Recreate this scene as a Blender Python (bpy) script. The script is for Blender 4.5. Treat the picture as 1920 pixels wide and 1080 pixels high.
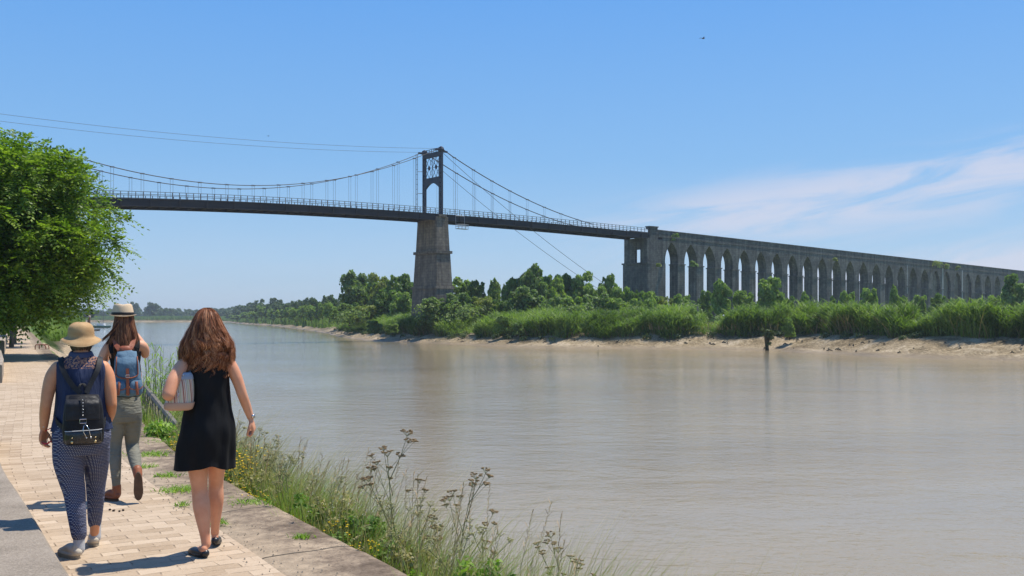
import bpy, bmesh, math, random
import numpy as np
from mathutils import Vector, Matrix, noise, Quaternion
S = bpy.context.scene
for o in list(bpy.data.objects): bpy.data.objects.remove(o)
COL = S.collection
R = math.radians

# ------------------------------------------------------------------ camera, sky, sun, exposure
F = 1867.0; HY = 597.0; EYE = 1.63; WATER = -2.4
cam_d = bpy.data.cameras.new('camera'); cam = bpy.data.objects.new('camera', cam_d); COL.objects.link(cam)
cam_d.sensor_width = 36; cam_d.lens = 36*F/1920; cam_d.shift_y = (HY-540)/1920
cam_d.clip_start = 0.1; cam_d.clip_end = 20000
cam.location = (0, 0, EYE); cam.rotation_euler = (R(90), 0, 0)
S.camera = cam
SUN_EL = R(66); SUN_H = Vector((0.89, 0.46, 0)).normalized()
SUNV = Vector((SUN_H.x*math.cos(SUN_EL), SUN_H.y*math.cos(SUN_EL), math.sin(SUN_EL)))
sd = bpy.data.lights.new('sun', 'SUN'); sd.energy = 4.5; sd.angle = R(0.53); sd.color = (1.0, 0.94, 0.84)
so = bpy.data.objects.new('sun', sd); COL.objects.link(so); so.rotation_euler = SUNV.to_track_quat('Z', 'Y').to_euler()
so.location = (20, 10, 60)
S.view_settings.view_transform = 'Standard'; S.view_settings.look = 'None'
S.view_settings.exposure = 0.3; S.view_settings.gamma = 1.0
S.render.engine = 'CYCLES'

W = bpy.data.worlds.new('World'); S.world = W; W.use_nodes = True
wt = W.node_tree; wn = wt.nodes; wl = wt.links
for n in list(wn): wn.remove(n)
def wnode(t, **k):
    n = wn.new(t)
    for a, v in k.items(): setattr(n, a, v)
    return n
wo = wnode('ShaderNodeOutputWorld'); wb = wnode('ShaderNodeBackground'); wb.inputs[1].default_value = 0.12
sky = wnode('ShaderNodeTexSky'); sky.sky_type = 'NISHITA'; sky.sun_disc = False
sky.sun_elevation = SUN_EL; sky.sun_rotation = math.atan2(SUN_H.x, SUN_H.y)
sky.altitude = 0; sky.air_density = 1.25; sky.dust_density = 0.35; sky.ozone_density = 3.2
tc = wnode('ShaderNodeTexCoord')
sep = wnode('ShaderNodeSeparateXYZ'); wl.new(tc.outputs['Generated'], sep.inputs[0])
def wmath(op, a, b=None, c=None):
    n = wnode('ShaderNodeMath', operation=op)
    for i, v in enumerate((a, b, c)):
        if v is None: continue
        if isinstance(v, (int, float)): n.inputs[i].default_value = v
        else: wl.new(v, n.inputs[i])
    return n.outputs[0]
# thin cirrus: streaks of noise on the dome, in azimuth / elevation
az = wmath('ARCTAN2', sep.outputs[0], sep.outputs[1]); el = wmath('ARCSINE', sep.outputs[2])
def band(v, lo, hi, s0, s1):   # smooth box
    a = wnode('ShaderNodeMapRange', interpolation_type='SMOOTHSTEP'); wl.new(v, a.inputs[0]); a.inputs[1].default_value = lo-s0; a.inputs[2].default_value = lo+s0
    b = wnode('ShaderNodeMapRange', interpolation_type='SMOOTHSTEP'); wl.new(v, b.inputs[0]); b.inputs[1].default_value = hi-s1; b.inputs[2].default_value = hi+s1
    b.inputs[3].default_value = 1; b.inputs[4].default_value = 0
    return wmath('MULTIPLY', a.outputs[0], b.outputs[0])
elt = wmath('SUBTRACT', el, wmath('MULTIPLY', az, 0.13))      # streaks climb to the right
cv = wnode('ShaderNodeCombineXYZ'); wl.new(wmath('MULTIPLY', az, 3.8), cv.inputs[0]); wl.new(wmath('MULTIPLY', elt, 21.0), cv.inputs[1])
cn = wnode('ShaderNodeTexNoise'); wl.new(cv.outputs[0], cn.inputs['Vector']); cn.inputs['Scale'].default_value = 1.6
cn.inputs['Detail'].default_value = 9; cn.inputs['Roughness'].default_value = 0.62; cn.inputs['Distortion'].default_value = 0.7
cf = wnode('ShaderNodeMapRange', interpolation_type='SMOOTHSTEP'); wl.new(cn.outputs[0], cf.inputs[0]); cf.inputs[1].default_value = 0.33; cf.inputs[2].default_value = 0.62
m1 = band(elt, 0.04, 0.1, 0.03, 0.02); m1 = wmath('MULTIPLY', m1, band(az, 0.11, 1.6, 0.12, 0.2))
m2 = band(elt, -0.05, 0.012, 0.03, 0.022); m2 = wmath('MULTIPLY', m2, band(az, -0.1, 1.6, 0.22, 0.2))
low = wmath('MULTIPLY', band(el, -0.05, 0.07, 0.02, 0.05), 0.10)
cm = wmath('MAXIMUM', m1, wmath('MULTIPLY', m2, 0.95)); cm = wmath('MULTIPLY', cm, cf.outputs[0])
cm = wmath('MAXIMUM', cm, wmath('MULTIPLY', cf.outputs[0], low)); cm = wmath('MULTIPLY', cm, 0.66)
hz = wnode('ShaderNodeValToRGB'); wl.new(wmath('MULTIPLY', el, 1.0), hz.inputs[0]); e_ = hz.color_ramp.elements
SKYC = [(0.0, (0.365, 0.48, 0.61)), (0.06, (0.29, 0.465, 0.68)), (0.155, (0.178, 0.385, 0.69)), (0.31, (0.103, 0.308, 0.70)), (0.9, (0.05, 0.17, 0.5))]
while len(e_) < len(SKYC): e_.new(0.5)
for i_, (p_, c_) in enumerate(SKYC): e_[i_].position = p_; e_[i_].color = c_+(1,)
sc_ = wnode('ShaderNodeVectorMath', operation='SCALE'); wl.new(hz.outputs[0], sc_.inputs[0]); sc_.inputs['Scale'].default_value = 1/0.12
tint = wnode('ShaderNodeMix', data_type='RGBA'); tint.inputs[0].default_value = 0.88      # most of the sky's tone measured, the rest from the physical model
wl.new(sky.outputs[0], tint.inputs[6]); wl.new(sc_.outputs[0], tint.inputs[7])
mx = wnode('ShaderNodeMix', data_type='RGBA'); wl.new(cm, mx.inputs[0]); wl.new(tint.outputs[2], mx.inputs[6])
mx.inputs[7].default_value = (5.0, 4.9, 5.6, 1)
wl.new(mx.outputs[2], wb.inputs[0]); wl.new(wb.outputs[0], wo.inputs[0])

# ------------------------------------------------------------------ helpers
rng = np.random.default_rng(7); random.seed(7)
def P(x, y, Z): return Vector(((x-960)/F*Z, Z, EYE+(HY-y)/F*Z))
def tag(o, label=None, cat=None, group=None, kind=None):
    if label: o['label'] = label
    if cat: o['category'] = cat
    if group: o['group'] = group
    if kind: o['kind'] = kind
    return o
def empty(name, loc=(0, 0, 0), rz=0.0, label=None, cat=None, group=None):
    o = bpy.data.objects.new(name, None); COL.objects.link(o); o.location = loc; o.rotation_euler = (0, 0, rz)
    o.empty_display_size = 0.2
    return tag(o, label, cat, group)
def link(name, me, m=None, parent=None, smooth=False):
    o = bpy.data.objects.new(name, me); COL.objects.link(o)
    if m is not None:
        for mm in (m if isinstance(m, (list, tuple)) else [m]): me.materials.append(mm)
    if smooth: me.shade_smooth()
    if parent: o.parent = parent
    return o
def copy_tree(o, loc=None, rz=None, sc=None):
    c = o.copy(); COL.objects.link(c)
    if loc is not None: c.location = loc
    if rz is not None: c.rotation_euler = (0, 0, rz)
    if sc is not None: c.scale = sc
    for ch in list(o.children):
        k = ch.copy(); COL.objects.link(k); k.parent = c
        for g in list(ch.children):
            q = g.copy(); COL.objects.link(q); q.parent = k
    return c
class MB:
    """collects pieces, then becomes one mesh"""
    def __init__(s): s.v = []; s.f = []; s.n = 0; s.mi = []; s.cur = 0
    def add(s, V, Fc):
        V = np.asarray(V, float).reshape(-1, 3); s.v.append(V)
        for f in Fc: s.f.append(tuple(int(i)+s.n for i in f)); s.mi.append(s.cur)
        s.n += len(V); return s
    def box(s, c, d, rz=0.0, taper=1.0, M=None):
        hx, hy, hz = d[0]/2, d[1]/2, d[2]/2
        V = []
        for z, t in ((-hz, 1), (hz, taper)):
            for x, y in ((-hx, -hy), (hx, -hy), (hx, hy), (-hx, hy)): V.append((x*t, y*t, z))
        V = np.array(V)
        if M is not None: V = V @ np.array(M.to_3x3()).T
        ca, sa = math.cos(rz), math.sin(rz)
        V = np.stack([V[:, 0]*ca-V[:, 1]*sa, V[:, 0]*sa+V[:, 1]*ca, V[:, 2]], 1) + np.array(c)
        return s.add(V, [(0, 3, 2, 1), (4, 5, 6, 7), (0, 1, 5, 4), (1, 2, 6, 5), (2, 3, 7, 6), (3, 0, 4, 7)])
    def tube(s, pts, r, n=6, cap=True):
        pts = [Vector(p) for p in pts]; m = len(pts)
        rs = list(r) if isinstance(r, (list, tuple, np.ndarray)) else [r]*m
        rings = []; up = None
        for i in range(m):
            t = (pts[min(i+1, m-1)]-pts[max(i-1, 0)])
            if t.length < 1e-9: t = Vector((0, 0, 1))
            t.normalize()
            if up is None:
                a = Vector((1, 0, 0)) if abs(t.x) < 0.8 else Vector((0, 1, 0)); up = (a-t*a.dot(t)).normalized()
            else:
                up = up-t*up.dot(t)
                up = up.normalized() if up.length > 1e-6 else t.orthogonal().normalized()
            b = t.cross(up); rr = rs[i]; ra, rb = (rr if isinstance(rr, (tuple, list)) else (rr, rr))
            rings.append([pts[i]+up*(ra*math.cos(2*math.pi*k/n))+b*(rb*math.sin(2*math.pi*k/n)) for k in range(n)])
        V = [tuple(p) for rg in rings for p in rg]; Fc = []
        for i in range(m-1):
            for k in range(n): Fc.append((i*n+k, i*n+(k+1) % n, (i+1)*n+(k+1) % n, (i+1)*n+k))
        if cap: Fc.append(tuple(range(n))[::-1]); Fc.append(tuple((m-1)*n+k for k in range(n)))
        return s.add(V, Fc)
    def loft(s, secs, n=32, cap=True, p=2.0):
        """secs: (cx, cy, z, rx, ry[, p]) horizontal superellipse rings"""
        V = []; Fc = []; m = len(secs)
        for q in secs:
            pw = q[5] if len(q) > 5 else p
            for k in range(n):
                a = 2*math.pi*k/n; c, d = math.cos(a), math.sin(a)
                V.append((q[0]+q[3]*math.copysign(abs(c)**(2/pw), c), q[1]+q[4]*math.copysign(abs(d)**(2/pw), d), q[2]))
        for i in range(m-1):
            for k in range(n): Fc.append((i*n+k, i*n+(k+1) % n, (i+1)*n+(k+1) % n, (i+1)*n+k))
        if cap: Fc.append(tuple(range(n))[::-1]); Fc.append(tuple((m-1)*n+k for k in range(n)))
        return s.add(V, Fc)
    def ball(s, c, r, nu=16, nv=10, M=None):
        r = (r, r, r) if isinstance(r, (int, float)) else r
        V = [(0, 0, -1)]
        for j in range(1, nv):
            t = -math.pi/2+math.pi*j/nv
            for k in range(nu):
                a = 2*math.pi*k/nu; V.append((math.cos(t)*math.cos(a), math.cos(t)*math.sin(a), math.sin(t)))
        V.append((0, 0, 1)); V = np.array(V)*np.array(r)
        if M is not None: V = V @ np.array(M.to_3x3()).T
        V = V+np.array(c); Fc = []
        for k in range(nu): Fc.append((0, 1+(k+1) % nu, 1+k))
        for j in range(nv-2):
            for k in range(nu):
                a = 1+j*nu; Fc.append((a+k, a+(k+1) % nu, a+nu+(k+1) % nu, a+nu+k))
        a = 1+(nv-2)*nu
        for k in range(nu): Fc.append((a+k, a+(k+1) % nu, len(V)-1))
        return s.add(V, Fc)
    def mesh(s, name):
        me = bpy.data.meshes.new(name)
        me.from_pydata([tuple(x) for x in np.concatenate(s.v)], [], s.f); me.update()
        if any(s.mi): me.polygons.foreach_set('material_index', s.mi)
        return me
    def build(s, name, m=None, parent=None, smooth=False): return link(name, s.mesh(name), m, parent, smooth)
def quads(name, V4, m=None, parent=None, smooth=False, uv=None):
    """V4: (n,4,3) array -> mesh of loose quads"""
    n = len(V4); me = bpy.data.meshes.new(name)
    me.vertices.add(n*4); me.vertices.foreach_set('co', np.ascontiguousarray(V4, dtype=np.float32).ravel())
    me.loops.add(n*4); me.loops.foreach_set('vertex_index', np.arange(n*4, dtype=np.int32))
    me.polygons.add(n); me.polygons.foreach_set('loop_start', np.arange(0, n*4, 4, dtype=np.int32))
    me.update(calc_edges=True); me.validate()
    return link(name, me, m, parent, smooth)
def grid_mesh(name, V, m=None, parent=None, smooth=True, uv=None):
    """V: (a,b,3)"""
    a, b = V.shape[:2]; me = bpy.data.meshes.new(name)
    idx = np.arange(a*b).reshape(a, b)
    q = np.stack([idx[:-1, :-1], idx[1:, :-1], idx[1:, 1:], idx[:-1, 1:]], -1).reshape(-1, 4)
    me.vertices.add(a*b); me.vertices.foreach_set('co', V.astype(np.float32).ravel())
    me.loops.add(q.size); me.loops.foreach_set('vertex_index', q.astype(np.int32).ravel())
    me.polygons.add(len(q)); me.polygons.foreach_set('loop_start', np.arange(0, q.size, 4, dtype=np.int32))
    if uv is not None:
        l = me.uv_layers.new(name='UVMap'); me.update(); l.data.foreach_set('uv', uv.reshape(-1, 2)[q.ravel()].astype(np.float32).ravel())
    me.update(calc_edges=True)
    return link(name, me, m, parent, smooth)
def unit(v): return v/np.maximum(np.linalg.norm(v, axis=-1, keepdims=True), 1e-9)
def interp(x, xs, ys): return float(np.interp(x, xs, ys))
def evaluated(me, mods):
    """run modifiers on a mesh, return the new mesh"""
    o = bpy.data.objects.new('tmp', me); COL.objects.link(o)
    for t, kw in mods:
        md = o.modifiers.new(t, t)
        for k, v in kw.items(): setattr(md, k, v)
    dg = bpy.context.evaluated_depsgraph_get(); dg.update()
    r = bpy.data.meshes.new_from_object(o.evaluated_get(dg)); bpy.data.objects.remove(o); bpy.data.meshes.remove(me)
    return r
def fuse(mb, name, voxel=0.006, smooth=4):
    return evaluated(mb.mesh(name), [('REMESH', dict(mode='VOXEL', voxel_size=voxel)), ('SMOOTH', dict(factor=0.5, iterations=smooth))])

# ------------------------------------------------------------------ materials
class N:
    def __init__(s, name):
        s.m = bpy.data.materials.new(name); s.m.use_nodes = True; s.t = s.m.node_tree; s.b = s.t.nodes['Principled BSDF']
        s.b.inputs['Specular IOR Level'].default_value = 0.3
        s.o = s.t.nodes['Material Output']
    def n(s, t, **k):
        q = s.t.nodes.new(t)
        for a, v in k.items(): setattr(q, a, v)
        return q
    def l(s, a, b): s.t.links.new(a, b)
    def set(s, sock, v):
        if hasattr(v, 'is_output'): s.l(v, sock)
        else: sock.default_value = v
    def coord(s, kind='Object', scale=(1, 1, 1), rot=(0, 0, 0)):
        c = s.n('ShaderNodeTexCoord'); mp = s.n('ShaderNodeMapping'); s.l(c.outputs[kind], mp.inputs[0])
        mp.inputs['Scale'].default_value = scale; mp.inputs['Rotation'].default_value = rot; return mp.outputs[0]
    def noise(s, vec, sc, det=4, rough=0.55, dist=0.0):
        q = s.n('ShaderNodeTexNoise'); s.l(vec, q.inputs['Vector']); q.inputs['Scale'].default_value = sc
        q.inputs['Detail'].default_value = det; q.inputs['Roughness'].default_value = rough; q.inputs['Distortion'].default_value = dist
        return q.outputs[0]
    def voro(s, vec, sc, feature='F1', out=0, rnd=1.0):
        q = s.n('ShaderNodeTexVoronoi', feature=feature); s.l(vec, q.inputs['Vector']); q.inputs['Scale'].default_value = sc; q.inputs['Randomness'].default_value = rnd
        return q.outputs[out]
    def ramp(s, fac, stops):
        q = s.n('ShaderNodeValToRGB'); s.l(fac, q.inputs[0]); e = q.color_ramp.elements
        while len(e) < len(stops): e.new(0.5)
        for i, (p, c) in enumerate(stops):
            e[i].position = p; e[i].color = (c if isinstance(c, tuple) else (c, c, c)) + (1,)
        return q.outputs[0]
    def mix(s, fac, a, b, mode='MIX'):
        q = s.n('ShaderNodeMix', data_type='RGBA', blend_type=mode)
        s.set(q.inputs[0], fac)
        s.set(q.inputs[6], a if hasattr(a, 'is_output') else tuple(a)+(1,)); s.set(q.inputs[7], b if hasattr(b, 'is_output') else tuple(b)+(1,))
        return q.outputs[2]
    def math(s, op, a, b=0.0):
        q = s.n('ShaderNodeMath', operation=op); s.set(q.inputs[0], a); s.set(q.inputs[1], b); return q.outputs[0]
    def bump(s, h, st=0.5, d=0.02, nrm=None):
        q = s.n('ShaderNodeBump'); s.l(h, q.inputs['Height']); q.inputs['Strength'].default_value = st; q.inputs['Distance'].default_value = d
        if nrm: s.l(nrm, q.inputs['Normal'])
        s.l(q.outputs[0], s.b.inputs['Normal']); return q.outputs[0]
    def base(s, c): s.set(s.b.inputs['Base Color'], c if hasattr(c, 'is_output') else tuple(c)+(1,))
    def rough(s, r): s.set(s.b.inputs['Roughness'], r)
def mk(name, c1, c2=None, sc=5, rough=0.7, bump=0.0, bsc=None, bd=0.01, det=5, stretch=(1, 1, 1), spec=0.3, metal=0.0):
    a = N(name); v = a.coord('Object', stretch)
    if c2 is None: c2 = tuple(x*0.75 for x in c1)
    a.base(a.ramp(a.noise(v, sc, det), [(0.3, c1), (0.7, c2)])); a.rough(rough)
    a.b.inputs['Specular IOR Level'].default_value = spec; a.b.inputs['Metallic'].default_value = metal
    if bump: a.bump(a.noise(v, bsc or sc*4, 6), bump, bd)
    return a.m
def leafmat(name, cols, trans=0.3, big=0.25, rough=0.55):
    """cols: dark, mid, light; hue varies per leaf and slowly over the plant"""
    a = N(name); g = a.n('ShaderNodeNewGeometry'); v = a.coord('Object')
    f = a.math('ADD', a.math('MULTIPLY', g.outputs['Random Per Island'], 0.45), a.math('SUBTRACT', a.math('MULTIPLY', a.noise(v, big, 3), 1.3), 0.33))
    c = a.ramp(f, [(0.2, cols[0]), (0.52, cols[1]), (0.9, cols[2])])
    a.base(c); a.rough(rough)
    t = a.n('ShaderNodeBsdfTranslucent'); a.l(a.mix(1.0, c, (1.15, 1.35, 0.5), 'MULTIPLY'), t.inputs[0])
    m = a.n('ShaderNodeMixShader'); m.inputs[0].default_value = trans
    a.l(a.b.outputs[0], m.inputs[1]); a.l(t.outputs[0], m.inputs[2]); a.l(m.outputs[0], a.o.inputs[0])
    return a.m
# ------------------------------------------------------------------ materials of the setting
def m_water():
    a = N('muddy_water'); g = a.n('ShaderNodeNewGeometry').outputs['Position']
    mp = a.n('ShaderNodeMapping'); a.l(g, mp.inputs[0]); mp.inputs['Rotation'].default_value = (0, 0, R(12)); mp.inputs['Scale'].default_value = (0.65, 1.0, 1.0)
    v = mp.outputs[0]
    c = a.ramp(a.noise(v, 0.03, 4, 0.6, 1.0), [(0.35, (0.26, 0.205, 0.125)), (0.65, (0.335, 0.268, 0.165))])
    a.base(c); a.rough(0.05); a.b.inputs['IOR'].default_value = 1.33; a.b.inputs['Specular IOR Level'].default_value = 0.5
    h1 = a.noise(v, 0.75, 5, 0.62, 0.3); h2 = a.noise(v, 2.2, 4, 0.6, 0.3); h3 = a.noise(v, 7.0, 4, 0.65, 0.3)
    h = a.math('ADD', a.math('MULTIPLY', h1, 1.0), a.math('ADD', a.math('MULTIPLY', h2, 0.5), a.math('MULTIPLY', h3, 0.24)))
    patch = a.noise(v, 0.045, 4, 0.6, 1.5)
    h = a.math('MULTIPLY', h, a.math('ADD', a.math('MULTIPLY', patch, 1.6), 0.1))
    a.bump(h, 1.0, 0.062)
    return a.m
def m_pavers():
    a = N('pavers'); c = a.n('ShaderNodeTexCoord').outputs['UV']
    wob = a.n('ShaderNodeTexNoise'); a.l(c, wob.inputs['Vector']); wob.inputs['Scale'].default_value = 3.0; wob.inputs['Detail'].default_value = 3
    vm = a.n('ShaderNodeVectorMath', operation='SCALE'); a.l(wob.outputs['Color'], vm.inputs[0]); vm.inputs['Scale'].default_value = 0.05
    va = a.n('ShaderNodeVectorMath', operation='ADD'); a.l(c, va.inputs[0]); a.l(vm.outputs[0], va.inputs[1])
    def brick(msz, sm):
        b = a.n('ShaderNodeTexBrick'); a.l(va.outputs[0], b.inputs['Vector']); b.inputs['Scale'].default_value = 1.0
        b.inputs['Brick Width'].default_value = 0.245; b.inputs['Row Height'].default_value = 0.128; b.inputs['Mortar Size'].default_value = msz
        b.inputs['Mortar Smooth'].default_value = sm; b.offset = 0.5; b.inputs['Bias'].default_value = 0.0
        b.inputs['Color1'].default_value = (0.0, 0.0, 0.0, 1); b.inputs['Color2'].default_value = (1, 1, 1, 1); b.inputs['Mortar'].default_value = (0.5, 0.5, 0.5, 1)
        return b
    b = brick(0.0036, 0.4)
    n1 = a.noise(c, 0.8, 5, 0.6); n2 = a.noise(c, 34, 6, 0.7); n3 = a.noise(c, 6, 5, 0.65)
    tone = a.math('ADD', a.math('MULTIPLY', b.outputs['Color'], 0.3), a.math('ADD', a.math('MULTIPLY', n1, 0.45), a.math('MULTIPLY', n2, 0.42)))
    col = a.ramp(tone, [(0.25, (0.27, 0.185, 0.11)), (0.5, (0.42, 0.315, 0.212)), (0.68, (0.5, 0.385, 0.268)), (0.9, (0.59, 0.47, 0.34))])
    worn = a.math('GREATER_THAN', n3, 0.47)             # joints filled level with sand in patches
    soft = a.ramp(n3, [(0.42, 0.05), (0.58, 0.9)])
    j = a.math('MULTIPLY', b.outputs['Fac'], soft)
    col = a.mix(j, col, (0.17, 0.12, 0.08)); a.base(col); a.rough(0.85); a.b.inputs['Specular IOR Level'].default_value = 0.2
    b2 = brick(0.011, 1.0)
    h = a.math('SUBTRACT', a.math('ADD', a.math('MULTIPLY', n2, 0.25), a.math('MULTIPLY', n3, 0.4)), a.math('MULTIPLY', b2.outputs['Fac'], soft))
    a.bump(h, 0.75, 0.012)
    return a.m
def m_coping():
    a = N('worn_coping_stone'); c = a.n('ShaderNodeTexCoord').outputs['UV']
    b = a.n('ShaderNodeTexBrick'); a.l(c, b.inputs['Vector']); b.inputs['Scale'].default_value = 1.0; b.offset = 0.0
    mp = a.n('ShaderNodeMapping'); a.l(c, mp.inputs[0]); mp.inputs['Rotation'].default_value = (0, 0, R(90)); mp.inputs['Location'].default_value = (0, 0.15, 0); a.l(mp.outputs[0], b.inputs['Vector'])
    b.inputs['Brick Width'].default_value = 1.7; b.inputs['Row Height'].default_value = 3.0; b.inputs['Mortar Size'].default_value = 0.012; b.inputs['Mortar Smooth'].default_value = 0.3
    n1 = a.noise(c, 1.3, 6, 0.65, 0.5); n2 = a.noise(c, 40, 5, 0.7); n3 = a.noise(c, 8, 6, 0.7)
    col = a.ramp(a.math('ADD', a.math('MULTIPLY', n1, 0.6), a.math('MULTIPLY', n3, 0.42)), [(0.38, (0.1, 0.072, 0.05)), (0.5, (0.215, 0.162, 0.115)), (0.63, (0.42, 0.325, 0.225))])
    col = a.mix(a.ramp(n2, [(0.5, 0.0), (0.68, 0.7)]), col, (0.07, 0.052, 0.038))
    sep = a.n('ShaderNodeSeparateXYZ'); a.l(c, sep.inputs[0])
    sand = a.ramp(a.math('ADD', sep.outputs[0], a.math('MULTIPLY', n1, 0.5)), [(0.58, 0.0), (0.86, 0.9)])
    col = a.mix(sand, col, a.ramp(n3, [(0.35, (0.3, 0.235, 0.165)), (0.65, (0.47, 0.365, 0.25))]))
    col = a.mix(b.outputs['Fac'], col, (0.07, 0.06, 0.045)); a.base(col); a.rough(0.9); a.b.inputs['Specular IOR Level'].default_value = 0.15
    a.bump(a.math('SUBTRACT', a.math('ADD', a.math('MULTIPLY', n2, 0.3), n3), a.math('MULTIPLY', b.outputs['Fac'], 2)), 0.8, 0.02)
    return a.m
def m_concrete():
    a = N('rough_concrete'); v = a.coord('Object')
    n1 = a.noise(v, 1.2, 6, 0.65); n2 = a.noise(v, 60, 5, 0.75); n3 = a.voro(v, 28, out=0)
    col = a.ramp(a.math('ADD', a.math('MULTIPLY', n1, 0.5), a.math('MULTIPLY', n2, 0.5)), [(0.36, (0.2, 0.165, 0.125)), (0.5, (0.33, 0.275, 0.215)), (0.64, (0.46, 0.39, 0.31))])
    col = a.mix(a.ramp(n3, [(0.0, 0.7), (0.12, 0.0)]), col, (0.42, 0.4, 0.36)); a.base(col); a.rough(0.9); a.b.inputs['Specular IOR Level'].default_value = 0.15
    a.bump(a.math('ADD', n2, a.math('MULTIPLY', a.noise(v, 14, 4), 0.5)), 0.9, 0.012); return a.m
def m_mud():
    a = N('mud_and_grass'); g = a.n('ShaderNodeNewGeometry').outputs['Position']
    s = a.n('ShaderNodeSeparateXYZ'); a.l(g, s.inputs[0])
    n1 = a.noise(g, 0.35, 6, 0.6, 0.5); n2 = a.noise(g, 3.2, 6, 0.7, 0.5)
    mud = a.ramp(a.math('ADD', a.math('MULTIPLY', n1, 0.5), a.math('MULTIPLY', n2, 0.5)), [(0.40, (0.12, 0.085, 0.04)), (0.5, (0.3, 0.225, 0.125)), (0.6, (0.5, 0.395, 0.26))])
    mud = a.mix(a.ramp(a.noise(g, 1.9, 5, 0.8, 1.0), [(0.58, 0.0), (0.66, 0.75)]), mud, (0.13, 0.1, 0.06))
    wet = a.ramp(a.math('ADD', a.math('ADD', s.outputs[2], 2.4), a.math('MULTIPLY', n1, 0.5)), [(0.25, 1.0), (0.75, 0.0)])
    mud = a.mix(wet, mud, (0.27, 0.2, 0.12))
    grass = a.ramp(a.noise(g, 0.12, 6, 0.7), [(0.4, (0.07, 0.13, 0.025)), (0.55, (0.13, 0.2, 0.05)), (0.68, (0.36, 0.29, 0.14))])
    f = a.ramp(a.math('ADD', s.outputs[2], a.math('MULTIPLY', n1, 0.8)), [(0.0, 0.0), (0.35, 1.0)])
    a.base(a.mix(f, mud, grass)); a.rough(a.math('SUBTRACT', 0.8, a.math('MULTIPLY', wet, 0.4)))
    a.bump(a.math('ADD', n2, n1), 0.9, 0.25); return a.m
def m_leftground():
    a = N('bank_rubble'); g = a.n('ShaderNodeNewGeometry').outputs['Position']
    n1 = a.noise(g, 0.8, 6, 0.7, 0.3); n2 = a.noise(g, 7, 6, 0.7)
    st = a.voro(g, 2.2, 'DISTANCE_TO_EDGE')
    rub = a.ramp(a.math('ADD', a.math('MULTIPLY', n1, 0.5), a.math('MULTIPLY', n2, 0.5)), [(0.36, (0.2, 0.15, 0.09)), (0.5, (0.38, 0.29, 0.19)), (0.64, (0.55, 0.44, 0.31))])
    rub = a.mix(a.ramp(st, [(0.0, 0.8), (0.07, 0.0)]), rub, (0.12, 0.095, 0.06))
    s = a.n('ShaderNodeSeparateXYZ'); a.l(g, s.inputs[0])
    far = a.ramp(a.math('DIVIDE', s.outputs[1], 200.0), [(0.40, 0.0), (0.45, 1.0)])
    far = a.math('MULTIPLY', far, a.ramp(a.math('ADD', s.outputs[2], 2.0), [(0.7, 0.0), (1.0, 1.0)]))
    grass = a.ramp(n1, [(0.35, (0.07, 0.12, 0.02)), (0.6, (0.16, 0.22, 0.06)), (0.7, (0.3, 0.27, 0.13))])
    far = a.math('MAXIMUM', far, a.math('GREATER_THAN', s.outputs[2], -0.05))
    rub = a.mix(far, rub, grass)
    a.base(rub); a.rough(0.9); a.bump(a.math('ADD', n2, a.math('MULTIPLY', st, 3)), 0.8, 0.06); return a.m
def m_stone(name, tones, courses=0.42, streak=1.0):
    a = N(name); v = a.coord('Object')
    n1 = a.noise(v, 0.22, 6, 0.65, 0.4); n2 = a.noise(v, 1.6, 6, 0.7); st = a.noise(a.coord('Object', (1.4, 1.4, 0.07)), 1.0, 5, 0.65)
    f = a.math('ADD', a.math('MULTIPLY', n1, 0.35), a.math('ADD', a.math('MULTIPLY', n2, 0.3), a.math('MULTIPLY', st, 0.38*streak)))
    col = a.ramp(f, [(0.38, tones[0]), (0.5, tones[1]), (0.60, tones[2]), (0.72, tones[3])])
    col = a.mix(a.ramp(a.noise(a.coord('Object', (2.2, 2.2, 0.05), (0, 0, 0.3)), 1.0, 3, 0.5), [(0.62, 0.0), (0.76, 0.45)]), col, tones[4])
    s = a.n('ShaderNodeSeparateXYZ'); a.l(v, s.inputs[0])
    cb = a.n('ShaderNodeCombineXYZ'); a.l(a.math('ADD', s.outputs[0], s.outputs[1]), cb.inputs[0]); a.l(s.outputs[2], cb.inputs[1])
    b = a.n('ShaderNodeTexBrick'); a.l(cb.outputs[0], b.inputs['Vector']); b.inputs['Scale'].default_value = 1.0; b.inputs['Brick Width'].default_value = courses*2.1
    b.inputs['Row Height'].default_value = courses; b.inputs['Mortar Size'].default_value = 0.02; b.inputs['Mortar Smooth'].default_value = 0.4
    b.inputs['Color1'].default_value = (0.35, 0.35, 0.35, 1); b.inputs['Color2'].default_value = (0.65, 0.65, 0.65, 1)
    col = a.mix(0.35, col, b.outputs['Color'], 'OVERLAY')
    col = a.mix(a.math('MULTIPLY', b.outputs['Fac'], 0.35), col, (0.05, 0.045, 0.04)); a.base(col); a.rough(0.92); a.b.inputs['Specular IOR Level'].default_value = 0.1
    a.bump(a.math('SUBTRACT', a.math('ADD', n2, n1), b.outputs['Fac']), 0.6, 0.06); return a.m
STONE = m_stone('viaduct_stone', [(0.055, 0.055, 0.052), (0.125, 0.124, 0.115), (0.215, 0.205, 0.185), (0.45, 0.42, 0.37), (0.035, 0.032, 0.028)])
PSTONE = m_stone('pier_stone', [(0.065, 0.057, 0.045), (0.14, 0.122, 0.098), (0.215, 0.185, 0.145), (0.36, 0.29, 0.2), (0.035, 0.031, 0.026)], 0.5, 1.25)
IRON = mk('dark_blue_iron', (0.022, 0.032, 0.055), (0.035, 0.042, 0.06), 1.5, 0.55, spec=0.4)
GIRD = mk('weathered_girder', (0.018, 0.021, 0.026), (0.038, 0.037, 0.038), 0.8, 0.7, 0.3, 3, 0.02, stretch=(0.3, 1, 2))
RAILM = mk('grey_rail_paint', (0.13, 0.13, 0.13), (0.2, 0.19, 0.18), 2, 0.6)
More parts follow.
